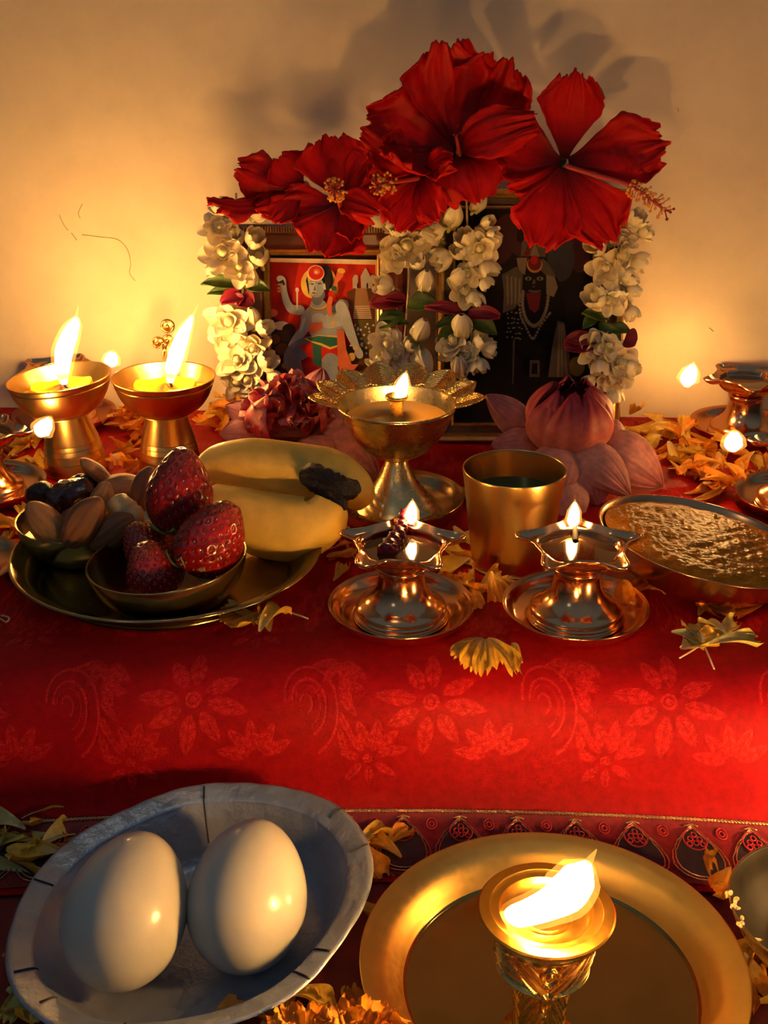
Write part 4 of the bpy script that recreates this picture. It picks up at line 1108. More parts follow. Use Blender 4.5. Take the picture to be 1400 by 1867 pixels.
hibiscus('largest red hibiscus at the top centre of the altar', (840, 282), 0.735,
         [(812, 78, 0.004, 172, dict(ruf=.05, curl=-.1, freq=4)), (925, 112, 0.012, 156, dict(ruf=.06, freq=4.5, curl=.12)), (668, 222, -0.004, 172, dict(ruf=.06, curl=-.05)),
          (930, 222, -0.026, 92, dict(ruf=.06, curl=-.45, arch=.2)), (868, 345, -0.024, 136, dict(ruf=.07, curl=-.3, arch=.1)), (690, 300, -0.02, 100, dict(ruf=.05, curl=.2, n=(0.2, -.6, .8)))],
         stamen=[(838, 282, 0.002), (834, 262, -0.004), (830, 246, -0.010)], pollen=False)
hibiscus('wide red hibiscus over the right corner of the dark picture, stamen hanging to its right', (1030, 300), 0.730,
         [(1052, 134, 0.006, 122, dict(ruf=.035, cup=.05)), (1212, 252, -0.002, 138, dict(ruf=.05, curl=-.2)), (1122, 432, -0.014, 130, dict(ruf=.06, curl=-.2)),
          (985, 444, -0.016, 134, dict(ruf=.06, curl=-.15, freq=4)), (905, 250, -0.006, 138, dict(ruf=.06, curl=-.1)), (930, 330, 0.0, 90, dict(ruf=.09, curl=-.3, freq=5))],
         stamen=[(1034, 303, 0.0), (1080, 318, -0.014), (1140, 335, -0.024), (1185, 362, -0.026), (1212, 384, -0.026)])
hibiscus('red hibiscus with a yellow-tipped stamen facing forward above the red print', (622, 372), 0.725,
         [(596, 250, 0.008, 136, dict(ruf=.05, cup=.12)), (692, 290, 0.006, 96, dict(ruf=.05)), (510, 372, 0.004, 84, dict(ruf=.06, curl=-.1)), (590, 458, -0.016, 138, dict(ruf=.07, curl=-.15, freq=4)), (668, 372, -0.024, 62, dict(ruf=.06, curl=-.3, arch=.15)), (648, 432, -0.014, 64, dict(ruf=.08))],
         stamen=[(624, 388, 0.0), (618, 368, -0.016), (612, 350, -0.030), (610, 345, -0.040)])
hibiscus('red hibiscus turned to the left behind the yellow-stamened one', (768, 318), 0.728,
         [(664, 352, -0.002, 90, dict(ruf=.06)), (728, 410, -0.012, 110, dict(ruf=.07, curl=-.2)), (672, 268, 0.008, 110, dict(ruf=.06)), (800, 290, -0.02, 60, dict(ruf=.08, curl=-.3)), (770, 385, -0.02, 84, dict(ruf=.08, curl=-.35, n=(-.7, -.6, .2)))],
         stamen=[(762, 325, -0.004), (735, 330, -0.014), (708, 334, -0.022), (690, 338, -0.026)])
hibiscus('folded red hibiscus drooping over the left corner of the red print', (552, 348), 0.732,
         [(384, 352, -0.012, 74, dict(ruf=.04, n=up_ + np.array([-.2, 0, 0]), cup=-.3, curl=-.1)), (440, 300, -0.004, 92, dict(ruf=.05, cup=-.15, curl=-.25)), (505, 288, 0.006, 90, dict(ruf=.05, cup=.2)), (470, 376, -0.012, 60, dict(ruf=.05, cup=-.3)), (500, 392, -0.012, 60, dict(ruf=.06, curl=-.2))])

# ------------------------------------------------------------------ lotus flowers
def lotus(label, c, y, outer, bulb, core=None):
    c0 = py(c[0], c[1], y)
    t = thing('lotus_flower', label, 'flower', tuple(c0), (0, 0, 0), 'pink lotus flowers before the pictures')
    s = mpp(c0)
    FOOT.append((c0[0], c0[1], 0.03))
    for k, (u0, v0, u1, v1, dy0, dy1, wd, o) in enumerate(outer):
        g = G()
        petal(g, py(u0, v0, y + dy0) - c0, py(u1, v1, y + dy1) - c0, np.asarray(o.get('n', VIEW + np.array([0, 0, .3]))), wd * s, 'lotus', cup=o.get('cup', -.18), arch=o.get('arch', 0.10), curl=o.get('curl', -.08), ruffle=o.get('ruf', .02), veins=.010, stripe=.22, nu=30, nv=41, seed=k)
        g.build('outer_petal', 'lotus_outer', t, solid=0.0006)
    rs = np.random.default_rng(5 + int(c[0]))
    hx, r0, hgt, tilt, n1 = bulb
    for ring, (cnt, rr, hh, f1_) in enumerate(((5, 0.78, 0.90, 1.0), (6, 0.95, 1.0, 1.0), (7, 1.08, 0.96, 1.0))):
        for k in range(cnt):
            a = (k + 0.5 * ring + rs.uniform(-.12, .12)) * 2 * PI / cnt
            if core and math.sin(a) < 0.05 - 0.25 * ring: continue
            g = G()
            d = np.array([math.cos(a), math.sin(a), 0])
            R0 = r0 * rr
            nu, nv = 26, 33
            sv = np.linspace(0, 1, nu)[:, None]; tv = np.linspace(-1, 1, nv)[None, :]
            rad = R0 * np.sin(PI * (0.10 + 0.79 * sv)) ** 0.75 * (1 - 0.08 * tv ** 2) * (1 + 0.04 * np.sin(5 * tv + k))
            half = (0.80 if cnt < 7 else 0.72) * np.sin(PI * np.clip(0.18 + 0.80 * sv, 0, 1)) ** 0.6
            ang = a + half * tv
            z = hgt * hh * (sv - 0.06 * tv ** 2 * sv) * (1 + rs.uniform(-.05, .05))
            P_ = np.stack([rad * np.cos(ang), rad * np.sin(ang), z + 0 * tv], -1)
            M = np.array(Euler((tilt[0], tilt[1], 0)).to_matrix())
            g.grid(P_ @ M.T, a=(sv * f1_) * np.ones_like(tv) + 0.22 * np.abs(np.sin(6 * tv + k)) ** 3 * sv)
            g.build('inner_petal', n1, t, solid=0.0005)
    if core:
        g = G()
        for k in range(70):
            d = unit(np.array([rs.normal(0, .8), -abs(rs.normal(0.5, .5)), abs(rs.normal(.6, .5))]))
            b_ = d * r0 * 0.85 + np.array([0, 0, hgt * 0.30])
            petal(g, b_, b_ + unit(d + rs.normal(0, .5, 3)) * r0 * 0.45, rs.normal(0, 1, 3), r0 * 0.45, 'spoon', cup=.4, curl=.5 * rs.uniform(-1, 1), ruffle=.1, nu=9, nv=9, seed=k)
        g.build('crumpled_core', 'lotus_core', t)
    return t
V2 = VIEW + np.array([0, 0, .3])
lotus('pink lotus with a closed striped bulb in front of the dark picture', (1035, 822), 0.690,
      [(975, 790, 882, 722, .01, .012, 66, dict(cup=-.25, curl=.1)), (985, 815, 908, 806, 0, -.012, 70, dict(cup=-.2, curl=-.25)), (1010, 810, 1018, 905, -.018, -.050, 92, dict(arch=.2)), (1060, 810, 1092, 918, -.018, -.046, 104, dict(arch=.2, curl=-.1)), (1085, 805, 1212, 880, -.004, -.022, 100, dict(arch=.2, curl=-.15)), (1015, 860, 1042, 965, -.035, -.062, 92, dict(arch=.12)), (1100, 800, 1150, 800, .0, .0, 80, dict(arch=.2, curl=-.2)), (1045, 815, 1150, 900, -.02, -.045, 80, dict(arch=.2))],
      (0, 0.0250, 0.046, (0.16, -0.02), 'lotus'))
lotus('pink lotus with a crumpled crimson heart behind the bananas', (530, 792), 0.690,
      [(560, 760, 590, 672, .02, .030, 74, dict(cup=-.15, curl=.1)), (560, 762, 545, 690, .02, .03, 60, dict(cup=-.15)), (480, 790, 402, 790, 0, -.006, 70, dict(arch=.15)), (490, 775, 412, 738, .005, .006, 62, dict(arch=.15)), (570, 790, 690, 870, -.008, -.030, 100, dict(arch=.22, curl=-.1)), (575, 775, 660, 800, -.004, -.012, 96, dict(arch=.2)), (550, 800, 590, 860, -.02, -.04, 90, dict(arch=.15))],
      (0, 0.0235, 0.036, (0.35, -0.05), 'lotus_core'), core=True)
# ------------------------------------------------------------------ fruit plate with two bowls, bananas, strawberries, nuts
pc = pz(308, 1020, 0.006)
FOOT.append((pc[0], pc[1], 0.080))
g = G()
rp = 0.0790
g.lathe(sm([(0.0002, 0.0012), (0.045, 0.0012), (0.0600, 0.0014), (0.0625, 0.0022), (0.0660, 0.0060), (0.0720, 0.0105), (0.0770, 0.0126), (0.0788, 0.0132), (0.0796, 0.0128), (0.0792, 0.0116), (0.0725, 0.0088), (0.0668, 0.0040), (0.0635, 0.0004), (0.06, 0), (0.0002, 0)], 6), 160)
tag(g.build('fruit_plate', 'brass_dull', None, (pc[0], pc[1], 0.0006), sharp=60), 'dull brass plate carrying the bananas and the two small bowls', 'plate')
def bowl(name, label, cpx, zc, r, h, rot, mt='brass_dull', rb=0.55):
    p = pz(cpx[0], cpx[1], zc)
    g = G()
    g.lathe(sm([(0.0002, 0.0012), (r * rb * 0.9, 0.0012), (r * (rb + .14), 0.0028), (r * 0.86, h * 0.40), (r * 0.955, h * 0.75), (r * 0.985, h), (r * 1.0, h * 1.015), (r * 1.015, h), (r * 0.985, h * 0.75), (r * 0.89, h * 0.38), (r * (rb + .16), 0.0008), (r * rb, 0), (0.0002, 0)], 7), 120)
    o = g.build(name, mt, None, tuple(p), sharp=60)
    o.rotation_euler = rot
    return tag(o, label, 'bowl'), np.array(p)
sb, SBP = bowl('fruit_bowl', 'small brass bowl of strawberries on the fruit plate', (315, 1088), 0.0022, 0.0385, 0.0215, (0, R(-4), 0))
nb, NBP = bowl('nut_bowl', 'small brass bowl of almonds and dried fruit on the fruit plate', (152, 1005), 0.0022, 0.0325, 0.0200, (0, R(0), 0))

def strawberry(label, base_px, tip_px, y0, y1, wd, seed, calyx=False):
    a = py(*base_px, y0); b = py(*tip_px, y1)
    c0 = (a + b) / 2
    L = np.linalg.norm(b - a); s = mpp(c0); r = wd * s / 2
    t = thing('strawberry', label, 'strawberry', tuple(c0), (0, 0, 0), 'strawberries in the small brass bowl')
    M = frame(b - a, (0.3, 1, 0.2))
    rs = np.random.default_rng(seed)
    # seed positions on (ph, th) of the body, spiral
    K = 190
    kk = np.arange(K) + 0.5
    ph_s = np.arccos(1 - 2 * kk / K); th_s = (kk * 2.39996) % (2 * PI)
    S = np.stack([np.sin(ph_s) * np.cos(th_s), np.sin(ph_s) * np.sin(th_s), np.cos(ph_s)], -1)
    ang_sh = rs.uniform(0, 6.28)
    def shape(P):
        z = P[..., 2]
        q = (z + 1) / 2                              # 0 stem end, 1 tip
        wr = np.where(q < 0.32, 0.86 + 0.14 * np.sin(q / 0.32 * PI / 2), np.cos((np.clip(q, .32, 1) - 0.32) / 0.68 * PI / 2 * 0.80) ** 0.85)
        rho = np.sqrt(np.clip(1 - z ** 2, 0, 1))
        wr = wr * (1 + 0.05 * np.cos(2 * np.arctan2(P[..., 1], P[..., 0]) + ang_sh))
        out = P.copy()
        prof = np.clip(rho ** 0.35, 0, 1) * wr
        prof = np.minimum(prof, (1 - np.clip((q - 0.86) / 0.14, 0, 1) ** 2.2 * 0.95) * 1.0)
        th_ = np.arctan2(P[..., 1], P[..., 0])
        out[..., 0] = np.cos(th_) * prof * (rho > 1e-6); out[..., 1] = np.sin(th_) * prof * (rho > 1e-6)
        return out
    def fn(ph, th, P):
        d = np.min(np.linalg.norm(P.reshape(-1, 1, 3) - S[None], axis=2), axis=1).reshape(P.shape[:2])
        dim = 1 - 0.050 * np.exp(-(d / 0.055) ** 2) + 0.012 * np.clip(d / 0.15, 0, 1)
        return shape(P) * dim[..., None]
    g = G(); g.ball((0, 0, 0), (r, r * 0.94, L / 2), M, nu=110, nv=130, fn=fn, a=1)
    g.build('flesh', 'strawberry', t)
    g = G()
    for q in S:
        if abs(q[2]) > 0.97: continue
        p = (shape(q[None])[0] * np.array([r, r * .94, L / 2]) * 0.972) @ M.T
        g.ball(p, (0.00055, 0.0004, 0.0009), M, nu=5, nv=6)
    g.build('seeds', 'seed', t)
    if calyx:
        g = G()
        bp = (a - c0) * 0.97
        for k in range(8):
            an = k * 2 * PI / 8 + 0.3
            d = M @ np.array([math.cos(an), math.sin(an), 0.15 + 0.25 * rs.uniform(-1, 1)])
            petal(g, bp, bp + d * r * 0.95, M @ np.array([0, 0, -1.0]), r * 0.55, 'leaf', cup=-.15, arch=.1, curl=-.2, ruffle=.06, nu=12, nv=7, seed=k)
        g.build('calyx', 'green_pale', t, solid=0.0005)
    return t
strawberry('tall strawberry with its tip up at the top of the heap', (322, 965), (335, 818), 0.548, 0.552, 128, 1, True)
strawberry('glossy strawberry at the right of the bowl with a pale green leaf under it', (352, 1042), (424, 918), 0.521, 0.530, 132, 2, True)
strawberry('half-sunken strawberry at the front of the bowl', (300, 1082), (258, 990), 0.522, 0.524, 112, 3)
strawberry('strawberry in shadow at the back left of the bowl below the tall one', (290, 1028), (238, 955), 0.545, 0.548, 92, 4)

def almond_mesh(mt, seed):
    g = G()
    def fn(ph, th, P):
        q = (P[..., 2] + 1) / 2
        w = 1.0 - 0.42 * np.clip(q - 0.45, 0, 1) ** 1.8 * 1.5
        rid = 1 + 0.03 * np.sin(13 * np.arctan2(P[..., 1], P[..., 0]) + 1.5 * np.sin(P[..., 2] * 3))
        P = P.copy(); P[..., 0] *= w * rid; P[..., 1] *= w * rid
        return P
    g.ball((0, 0, 0), (0.0078, 0.0052, 0.0128), nu=34, nv=44, fn=fn)
    return g.mesh('almond', mt)
AL = [almond_mesh('almond', 0), almond_mesh('almond_dark', 1)]
def nut(label, u, v, y, ang, tiltb, sc=1.0, k=0, name='almond', roll=0.0):
    p = py(u, v, y)
    o = bpy.data.objects.new(name, AL[k]); COL.objects.link(o)
    a = R(ang); z = np.array([math.cos(a), tiltb, math.sin(a)])
    M = frame(z, np.array([math.cos(roll), -math.sin(roll) * 0.6, -0.4]))
    o.location = p; o.rotation_euler = eul(M); o.scale = (sc,) * 3
    return tag(o, label, 'nut', 'almonds in the small brass bowl')
nut('almond at the front left rim of the nut bowl', 84, 956, 0.556, 128, .2, 1.10, 0)
nut('dark almond leaning upright at the front of the nut bowl', 152, 952, 0.552, 52, .35, 1.18, 1)
nut('almond standing highest at the back of the nuts', 176, 862, 0.592, 125, -.3, 0.92, 0, roll=.8)
nut('almond lying sideways at the back of the nut bowl beside the strawberry', 224, 888, 0.588, 172, -.3, 1.05, 0, roll=1.2)
nut('small almond half hidden behind the upright dark almond', 185, 912, 0.572, 70, .2, 0.8, 0)
nut('almond in deep shadow at the front right of the nut bowl', 205, 968, 0.555, 30, .3, 1.1, 1)
nut('almond edge showing between the nuts and the tall strawberry', 264, 892, 0.578, 75, .3, 0.95, 1)
nut('almond sunk in the middle of the nut bowl under the date', 130, 965, 0.566, 95, .4, 1.0, 1)
g = G()
P_ = sm([py(210, 908, 0.570), py(222, 925, 0.566), py(240, 940, 0.563), py(262, 942, 0.562)], 8); c0 = P_[16]
g.tube(P_ - c0, np.interp(np.linspace(0, 1, len(P_)), [0, .12, .5, .88, 1], [0.002, 0.0058, 0.0072, 0.0055, 0.002]), 18)
tag(g.build('cashew_nut', 'cashew', None, tuple(c0)), 'pale cashew nut at the right of the nut bowl', 'nut')
g = G()
P_ = sm([py(88, 925, 0.570), py(110, 912, 0.574), py(135, 900, 0.577), py(172, 892, 0.580)], 8); c0 = P_[14]
g.tube(P_ - c0, np.interp(np.linspace(0, 1, len(P_)), [0, .12, .5, .88, 1], [0.003, 0.0072, 0.0085, 0.007, 0.002]), 30, fn=lambda s, th: 1 + 0.07 * np.sin(6 * th + 9 * s) + 0.05 * np.sin(11 * th - 20 * s))
tag(g.build('dried_date', 'date', None, tuple(c0)), 'glossy dark brown dried date lying across the nuts', 'dried fruit')
def raisin(label, u, v, y, r, seed):
    rs = np.random.default_rng(seed); ks = rs.normal(0, 3, (6, 3)); ps = rs.uniform(0, 6, 6)
    def fn(ph, th, P):
        d = sum(np.sin((P * k).sum(-1) * 1.6 + p) for k, p in zip(ks, ps)) * 0.06
        return P * (1 + d)[..., None]
    g = G(); g.ball((0, 0, 0), (r, r * .9, r * .72), nu=40, nv=50, fn=fn)
    o = g.build('raisin', 'raisin', None, tuple(py(u, v, y))); o.rotation_euler = (0.3, rs.uniform(-.4, .4), rs.uniform(0, 3))
    return tag(o, label, 'dried fruit', 'black raisins on the nuts')
raisin('wrinkled black raisin at the left end of the date', 78, 900, 0.580, 0.0088, 1)
raisin('black raisin resting between the date and the highest almond', 150, 886, 0.586, 0.0070, 2)

def banana(label, pts, rads, stalk=None, seed=0):
    P = np.array([py(u, v, y) for u, v, y in pts]); c0 = P[len(P) // 2].copy()
    S_ = sm(P - c0, 12); k = len(S_)
    rr = np.interp(np.linspace(0, 1, k), np.linspace(0, 1, len(rads)), rads) * 0.000285
    rr = np.convolve(np.pad(rr, 3, 'edge'), np.ones(7) / 7, 'valid')
    t = thing('banana', label, 'banana', tuple(c0), (0, 0, 0), 'short bananas on the fruit plate')
    g = G(); g.tube(S_, rr, 40, fn=lambda s, th: 1 + 0.035 * np.cos(5 * th + seed) - 0.0 * s)
    g.build('peel', 'banana', t)
    if stalk:
        Q_ = sm(np.array([py(u, v, y) - c0 for u, v, y in stalk[0]]), 10)
        r2 = np.interp(np.linspace(0, 1, len(Q_)), np.linspace(0, 1, len(stalk[1])), stalk[1]) * 0.000285
        rs = np.random.default_rng(seed); w_ = rs.normal(0, 1, 60)
        g = G(); g.tube(Q_, r2, 36, fn=lambda s, th: (1 + 0.10 * np.sin(7 * th + 14 * s) + 0.08 * np.sin(13 * th - 31 * s)) * (0.75 + 0.25 * np.cos(2 * th)))
        g.build('stalk', 'banana_stalk', t)
    return t
banana('upper banana with a blackened stalk at its right end', [(362, 850, 0.606), (395, 848, 0.610), (455, 852, 0.612), (530, 862, 0.612), (600, 872, 0.609), (645, 893, 0.600), (655, 915, 0.592)], [14, 40, 56, 58, 56, 42, 22],
       stalk=([(548, 866, 0.592), (566, 868, 0.588), (590, 878, 0.584), (615, 890, 0.580), (640, 890, 0.580), (655, 884, 0.582)], [9, 24, 25, 24, 19, 8]), seed=1)
banana('lower banana resting on the plate in front of the upper one', [(380, 905, 0.586), (420, 930, 0.582), (480, 955, 0.578), (540, 962, 0.575), (585, 945, 0.574), (602, 915, 0.578)], [26, 50, 62, 62, 50, 30],
       stalk=([(612, 905, 0.577), (620, 920, 0.574), (626, 932, 0.572)], [10, 17, 6]), seed=3)

# ------------------------------------------------------------------ tilted copper bowl of caramel sweet
p = pz(1264, 1062, 0.0); FOOT.append((p[0], p[1], 0.050))
SW = (R(-1), R(9.5), 0)
g = G()
r, h = 0.0480, 0.0185
g.lathe(sm([(0.0002, 0.0012), (0.030, 0.0012), (0.0365, 0.0035), (0.0425, 0.0105), (0.0468, 0.0170), (0.0482, 0.0186), (0.0488, 0.0186), (0.0486, 0.0176), (0.0440, 0.0100), (0.0378, 0.0022), (0.031, 0), (0.0002, 0)], 7), 140)
o = g.build('sweet_bowl', 'copper_dark', None, (p[0], p[1], 0.0066), sharp=60); o.rotation_euler = SW; o.scale = (1.10, 1.10, 1.0)
tag(o, 'tilted copper bowl full of caramel sweet at the right of the altar', 'bowl')
g = G()
rr = np.linspace(0, 1, 90)
rs = np.random.default_rng(3)
ks = rs.normal(0, 1, (14, 2)) * rs.uniform(350, 1600, 14)[:, None]; ps = rs.uniform(0, 6.3, 14)
def fn(rad, z, th):
    x = rad * np.cos(th) + 0.0; y = rad * np.sin(th)
    e = np.clip((0.0455 - rad) / 0.010, 0, 1)
    d = sum(np.sin(k[0] * x + k[1] * y + q) * 0.22 / (1 + np.hypot(*k) / 900) for k, q in zip(ks, ps)) * 0.0011
    return rad * (1 + 0.008 * np.sin(5 * th) * (rad > 0.03)), z + d * (0.3 + 0.7 * e) + 0.0022 * e + 0.0008 * np.sin(2 * th + 2) * (rad / 0.046)
g.lathe(np.stack([np.maximum(1e-5, 0.0455 * rr), 0.0166 + 0 * rr], -1)[::-1], 300, fn=fn)
o = g.build('caramel_sweet', 'halwa', None, (p[0], p[1], 0.0066)); o.rotation_euler = SW; o.scale = (1.10, 1.10, 1.0)
tag(o, 'glossy brown caramel sweet filling the tilted copper bowl', 'sweet')

# ------------------------------------------------------------------ foil paper bowl with two eggs
bc = np.array([-0.0705, 0.3620, LOW + 0.0042])
pb_rot = Euler((R(3), R(-6.5), R(0)))
pb = thing('paper_bowl', 'oval silver foil paper bowl holding two eggs', 'bowl', tuple(bc), tuple(pb_rot))
g = G()
rs = np.random.default_rng(8)
pl = rs.normal(0, 1, 24)
def fn(r, z, th):
    q = np.clip((r - 0.045) / 0.028, 0, 1)
    pleat = 0.0001 * q * np.sign(np.sin(11 * th + 0.6)) * np.abs(np.sin(11 * th + 0.6)) ** 0.3 + 0.0012 * q * np.sin(3 * th + 1) + 0.00015 * q * np.sin(29 * th)
    k = 1 + 0.045 * np.cos(2 * (th - 0.45))
    return r * k * (1 + 0.008 * q * np.sin(7 * th + 2) + 0.012 * q * np.sin(5 * th)), z + pleat
pr = sm([(0.0002, 0.0010), (0.030, 0.0010), (0.0440, 0.0012), (0.0490, 0.0040), (0.0530, 0.0110), (0.0570, 0.0190), (0.0600, 0.0240), (0.0612, 0.0256), (0.0650, 0.0270), (0.0690, 0.0282), (0.0705, 0.0276)], 8)
g.lathe(pr[::-1], 300, fn=fn)
g.build('foil_shell', 'foil', pb, solid=0.0005, sharp=None)
pb.scale = (0.955,) * 3
for (a, r0, r1) in ((1.62, 0.052, 0.068), (0.25, 0.063, 0.070), (-0.55, 0.058, 0.069), (-0.75, 0.060, 0.070), (0.62, 0.064, 0.071), (3.6, 0.060, 0.068), (2.9, 0.061, 0.069), (4.45, 0.061, 0.069), (3.9, 0.060, 0.066)):
    rr = np.linspace(r0, r1, 8); zz = np.interp(rr, pr[:, 0], pr[:, 1])
    r2, z2 = fn(rr, zz, np.full(8, a))
    g = G(); g.tube(np.stack([r2 * math.cos(a), r2 * math.sin(a), z2 + 0.0006], -1), 0.0004, 6); g.build('fold_seam', 'wick', pb)
def egg(label, u, v, y, axis, L=0.0590, Wd=0.0457, spot=False):
    p = py(u, v, y)
    M = frame(np.array(axis, float), (1, 0, 0))
    def fn(ph, th, P):
        q = P[..., 2]
        w = 1 - 0.10 * q - 0.03 * q * q
        P = P.copy(); P[..., 0] *= w; P[..., 1] *= w
        return P
    g = G(); g.ball((0, 0, 0), (Wd / 2, Wd / 2, L / 2), M, nu=48, nv=64, fn=fn)
    return tag(g.build('egg', 'egg', None, tuple(p)), label, 'egg', 'two eggs in the foil bowl')
egg('left white egg in the foil paper bowl, coolest lit', 231, 1658, 0.3515, (0.16, 0.76, 0.48))
egg('right white egg in the foil paper bowl with a warm glow on its side', 452, 1631, 0.3600, (0.10, 0.76, 0.50), 0.0580, 0.0452)

# ------------------------------------------------------------------ dark bowl cut by the right edge
p = pz(1512, 1700, LOW + 0.012); 
g = G()
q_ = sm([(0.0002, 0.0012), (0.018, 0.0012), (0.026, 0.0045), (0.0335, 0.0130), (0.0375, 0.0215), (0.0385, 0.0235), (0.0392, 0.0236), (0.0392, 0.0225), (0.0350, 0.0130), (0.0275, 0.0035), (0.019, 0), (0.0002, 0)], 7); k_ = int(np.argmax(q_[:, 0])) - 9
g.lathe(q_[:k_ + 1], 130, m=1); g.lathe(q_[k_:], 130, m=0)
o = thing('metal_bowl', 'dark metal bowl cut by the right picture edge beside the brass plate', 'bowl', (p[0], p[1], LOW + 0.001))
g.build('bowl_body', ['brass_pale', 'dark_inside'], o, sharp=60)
g = G()
for a, rr_ in ((PI - .15, 0.0385), (PI - .05, 0.0372), (PI + .22, 0.0386)):
    for k in range(5):
        g.ball((rr_ * math.cos(a) + rng.normal(0, .0008), rr_ * math.sin(a) + rng.normal(0, .002), 0.0232 + rng.normal(0, .0006)), rng.uniform(.0006, .0014, 3), nu=6, nv=8)
tag(g.build('food_crumbs', 'cashew', None, tuple(o.location)), 'pale food crumbs stuck on the rim of the dark metal bowl', 'crumbs', kind='stuff')
# ------------------------------------------------------------------ marigold petals and heads
def mg_mesh(seed, mt, L=0.019, W=0.011):
    g = G(); rs = np.random.default_rng(seed)
    petal(g, (-L / 2, 0, 0), (L / 2, 0, 0), (0, 0, 1), W * rs.uniform(.8, 1.25), 'wedge', cup=rs.uniform(.1, .35), arch=rs.uniform(-.05, .16), curl=rs.uniform(-.15, .3), ruffle=rs.uniform(.04, .11), freq=rs.uniform(3, 5), twist=rs.uniform(-.6, .6), nu=13, nv=13, seed=seed)
    v = g.v[0]; v[:, 2] -= v[:, 2].min()
    return g.mesh('marigold_petal', mt)
MG = {k: [mg_mesh(i * 13 + j, m_) for i in range(5)] for j, (k, m_) in enumerate((('o', 'marigold'), ('y', 'marigold_yellow'), ('p', 'marigold_pale')))}
rp_ = np.random.default_rng(21)
def inside(u, v, poly):
    c = False; n_ = len(poly)
    for i in range(n_):
        (x1, y1), (x2, y2) = poly[i], poly[(i + 1) % n_]
        if (y1 > v) != (y2 > v) and u < (x2 - x1) * (v - y1) / (y2 - y1) + x1: c = not c
    return c
def scatter(poly, n_, kinds, label, group, z0=0.0006, zr=0.003, smin=.7, smax=1.1, avoid=True, tilt=.35):
    us = [q[0] for q in poly]; vs = [q[1] for q in poly]; done = tries = 0
    while done < n_ and tries < 4000:
        tries += 1
        u, v = rp_.uniform(min(us), max(us)), rp_.uniform(min(vs), max(vs))
        if not inside(u, v, poly): continue
        p = pz(u, v, z0)
        if p[1] > wall_y(p[0]) - 0.012 or p[1] < 0.05: continue
        if avoid and any(math.hypot(p[0] - x, p[1] - y) < r + 0.002 for x, y, r in FOOT): continue
        k = kinds[rp_.integers(len(kinds))]
        o = bpy.data.objects.new('marigold_petal', MG[k][rp_.integers(5)]); COL.objects.link(o)
        s = rp_.uniform(smin, smax)
        o.location = (p[0], p[1], z0 + rp_.uniform(0, 1) ** 2 * zr)
        o.rotation_euler = (rp_.normal(0, tilt), rp_.normal(0, tilt), rp_.uniform(0, 6.28)); o.scale = (s,) * 3
        tag(o, label, 'petal', group); done += 1
scatter([(205, 770), (262, 745), (272, 870), (190, 880)], 22, 'oooy', 'loose orange marigold petal on the cloth between the two brass candle cups', 'petals between the candle cups', zr=.012)
scatter([(0, 815), (92, 800), (92, 872), (0, 868)], 18, 'yyo', 'loose yellow marigold petal at the foot of the left candle cup', 'petals beside the left candle cup', zr=.008)
scatter([(362, 730), (480, 695), (500, 735), (420, 800), (370, 800)], 26, 'ooy', 'loose orange marigold petal heaped below the left garland', 'petals below the left garland', zr=.016)
scatter([(1148, 765), (1290, 800), (1260, 850), (1190, 830), (1140, 800)], 34, 'yyyo', 'loose yellow marigold petal by the wall right of the pictures', 'petals by the wall on the right', zr=.009)
scatter([(1190, 830), (1330, 815), (1400, 845), (1330, 930), (1240, 915)], 40, 'oooy', 'loose orange marigold petal on the red cloth behind the caramel sweet', 'petals behind the caramel sweet', zr=.009)
scatter([(905, 720), (985, 705), (990, 760), (910, 770)], 8, 'oy', 'loose orange marigold petal at the foot of the dark picture', 'petals at the foot of the dark picture', zr=.022)
scatter([(560, 985), (640, 985), (640, 1045), (585, 1075)], 9, 'ooy', 'loose orange marigold petal at the right rim of the fruit plate', 'petals right of the fruit plate', zr=.004)
scatter([(822, 1000), (940, 1020), (935, 1085), (870, 1100), (820, 1070)], 15, 'ooy', 'loose orange marigold petal between the two front star lamps and the tumbler', 'petals before the tumbler', zr=.004)
scatter([(800, 890), (850, 900), (850, 985), (810, 985)], 5, 'oy', 'loose orange marigold petal between the tumbler and the brass dish', 'petals left of the tumbler')
scatter([(1125, 1060), (1190, 1085), (1180, 1110), (1130, 1110)], 4, 'o', 'loose orange marigold petal between the right front saucer and the copper bowl', 'petals beside the right front saucer', zr=.007, avoid=False)
scatter([(1190, 1088), (1395, 1092), (1395, 1120), (1220, 1125)], 10, 'oy', 'loose marigold petal tucked under the front of the copper bowl', 'petals under the copper bowl', avoid=False, z0=.0004, zr=.001, tilt=.2)
scatter([(1240, 1130), (1400, 1130), (1400, 1195), (1240, 1195)], 7, 'py', 'loose pale yellow marigold petal on the cloth in front of the copper bowl', 'petals in front of the copper bowl', zr=.001, tilt=.2)
scatter([(362, 1110), (520, 1095), (515, 1165), (370, 1165)], 6, 'py', 'loose pale yellow marigold petal on the cloth before the fruit plate', 'petals before the fruit plate', zr=.001, tilt=.2, avoid=False)
scatter([(0, 955), (55, 950), (48, 1005), (0, 1010)], 8, 'oy', 'loose orange marigold petal left of the fruit plate by the picture edge', 'petals left of the fruit plate', zr=.003, avoid=False)
scatter([(0, 1480), (140, 1462), (95, 1575), (0, 1640)], 16, 'ppy', 'loose pale yellow marigold petal on the lower cloth above the foil bowl', 'petals above the foil bowl', z0=LOW + .0015, zr=.004, avoid=False)
scatter([(0, 1720), (60, 1760), (140, 1867), (0, 1867)], 9, 'p', 'loose pale yellow marigold petal on the lower cloth left of the foil bowl', 'petals left of the foil bowl', z0=LOW, zr=.003, avoid=False)
scatter([(672, 1540), (735, 1530), (700, 1640), (672, 1680)], 8, 'oy', 'loose marigold petal on the lower cloth between the foil bowl and the brass plate', 'petals between bowl and plate', z0=LOW, zr=.004, avoid=False)
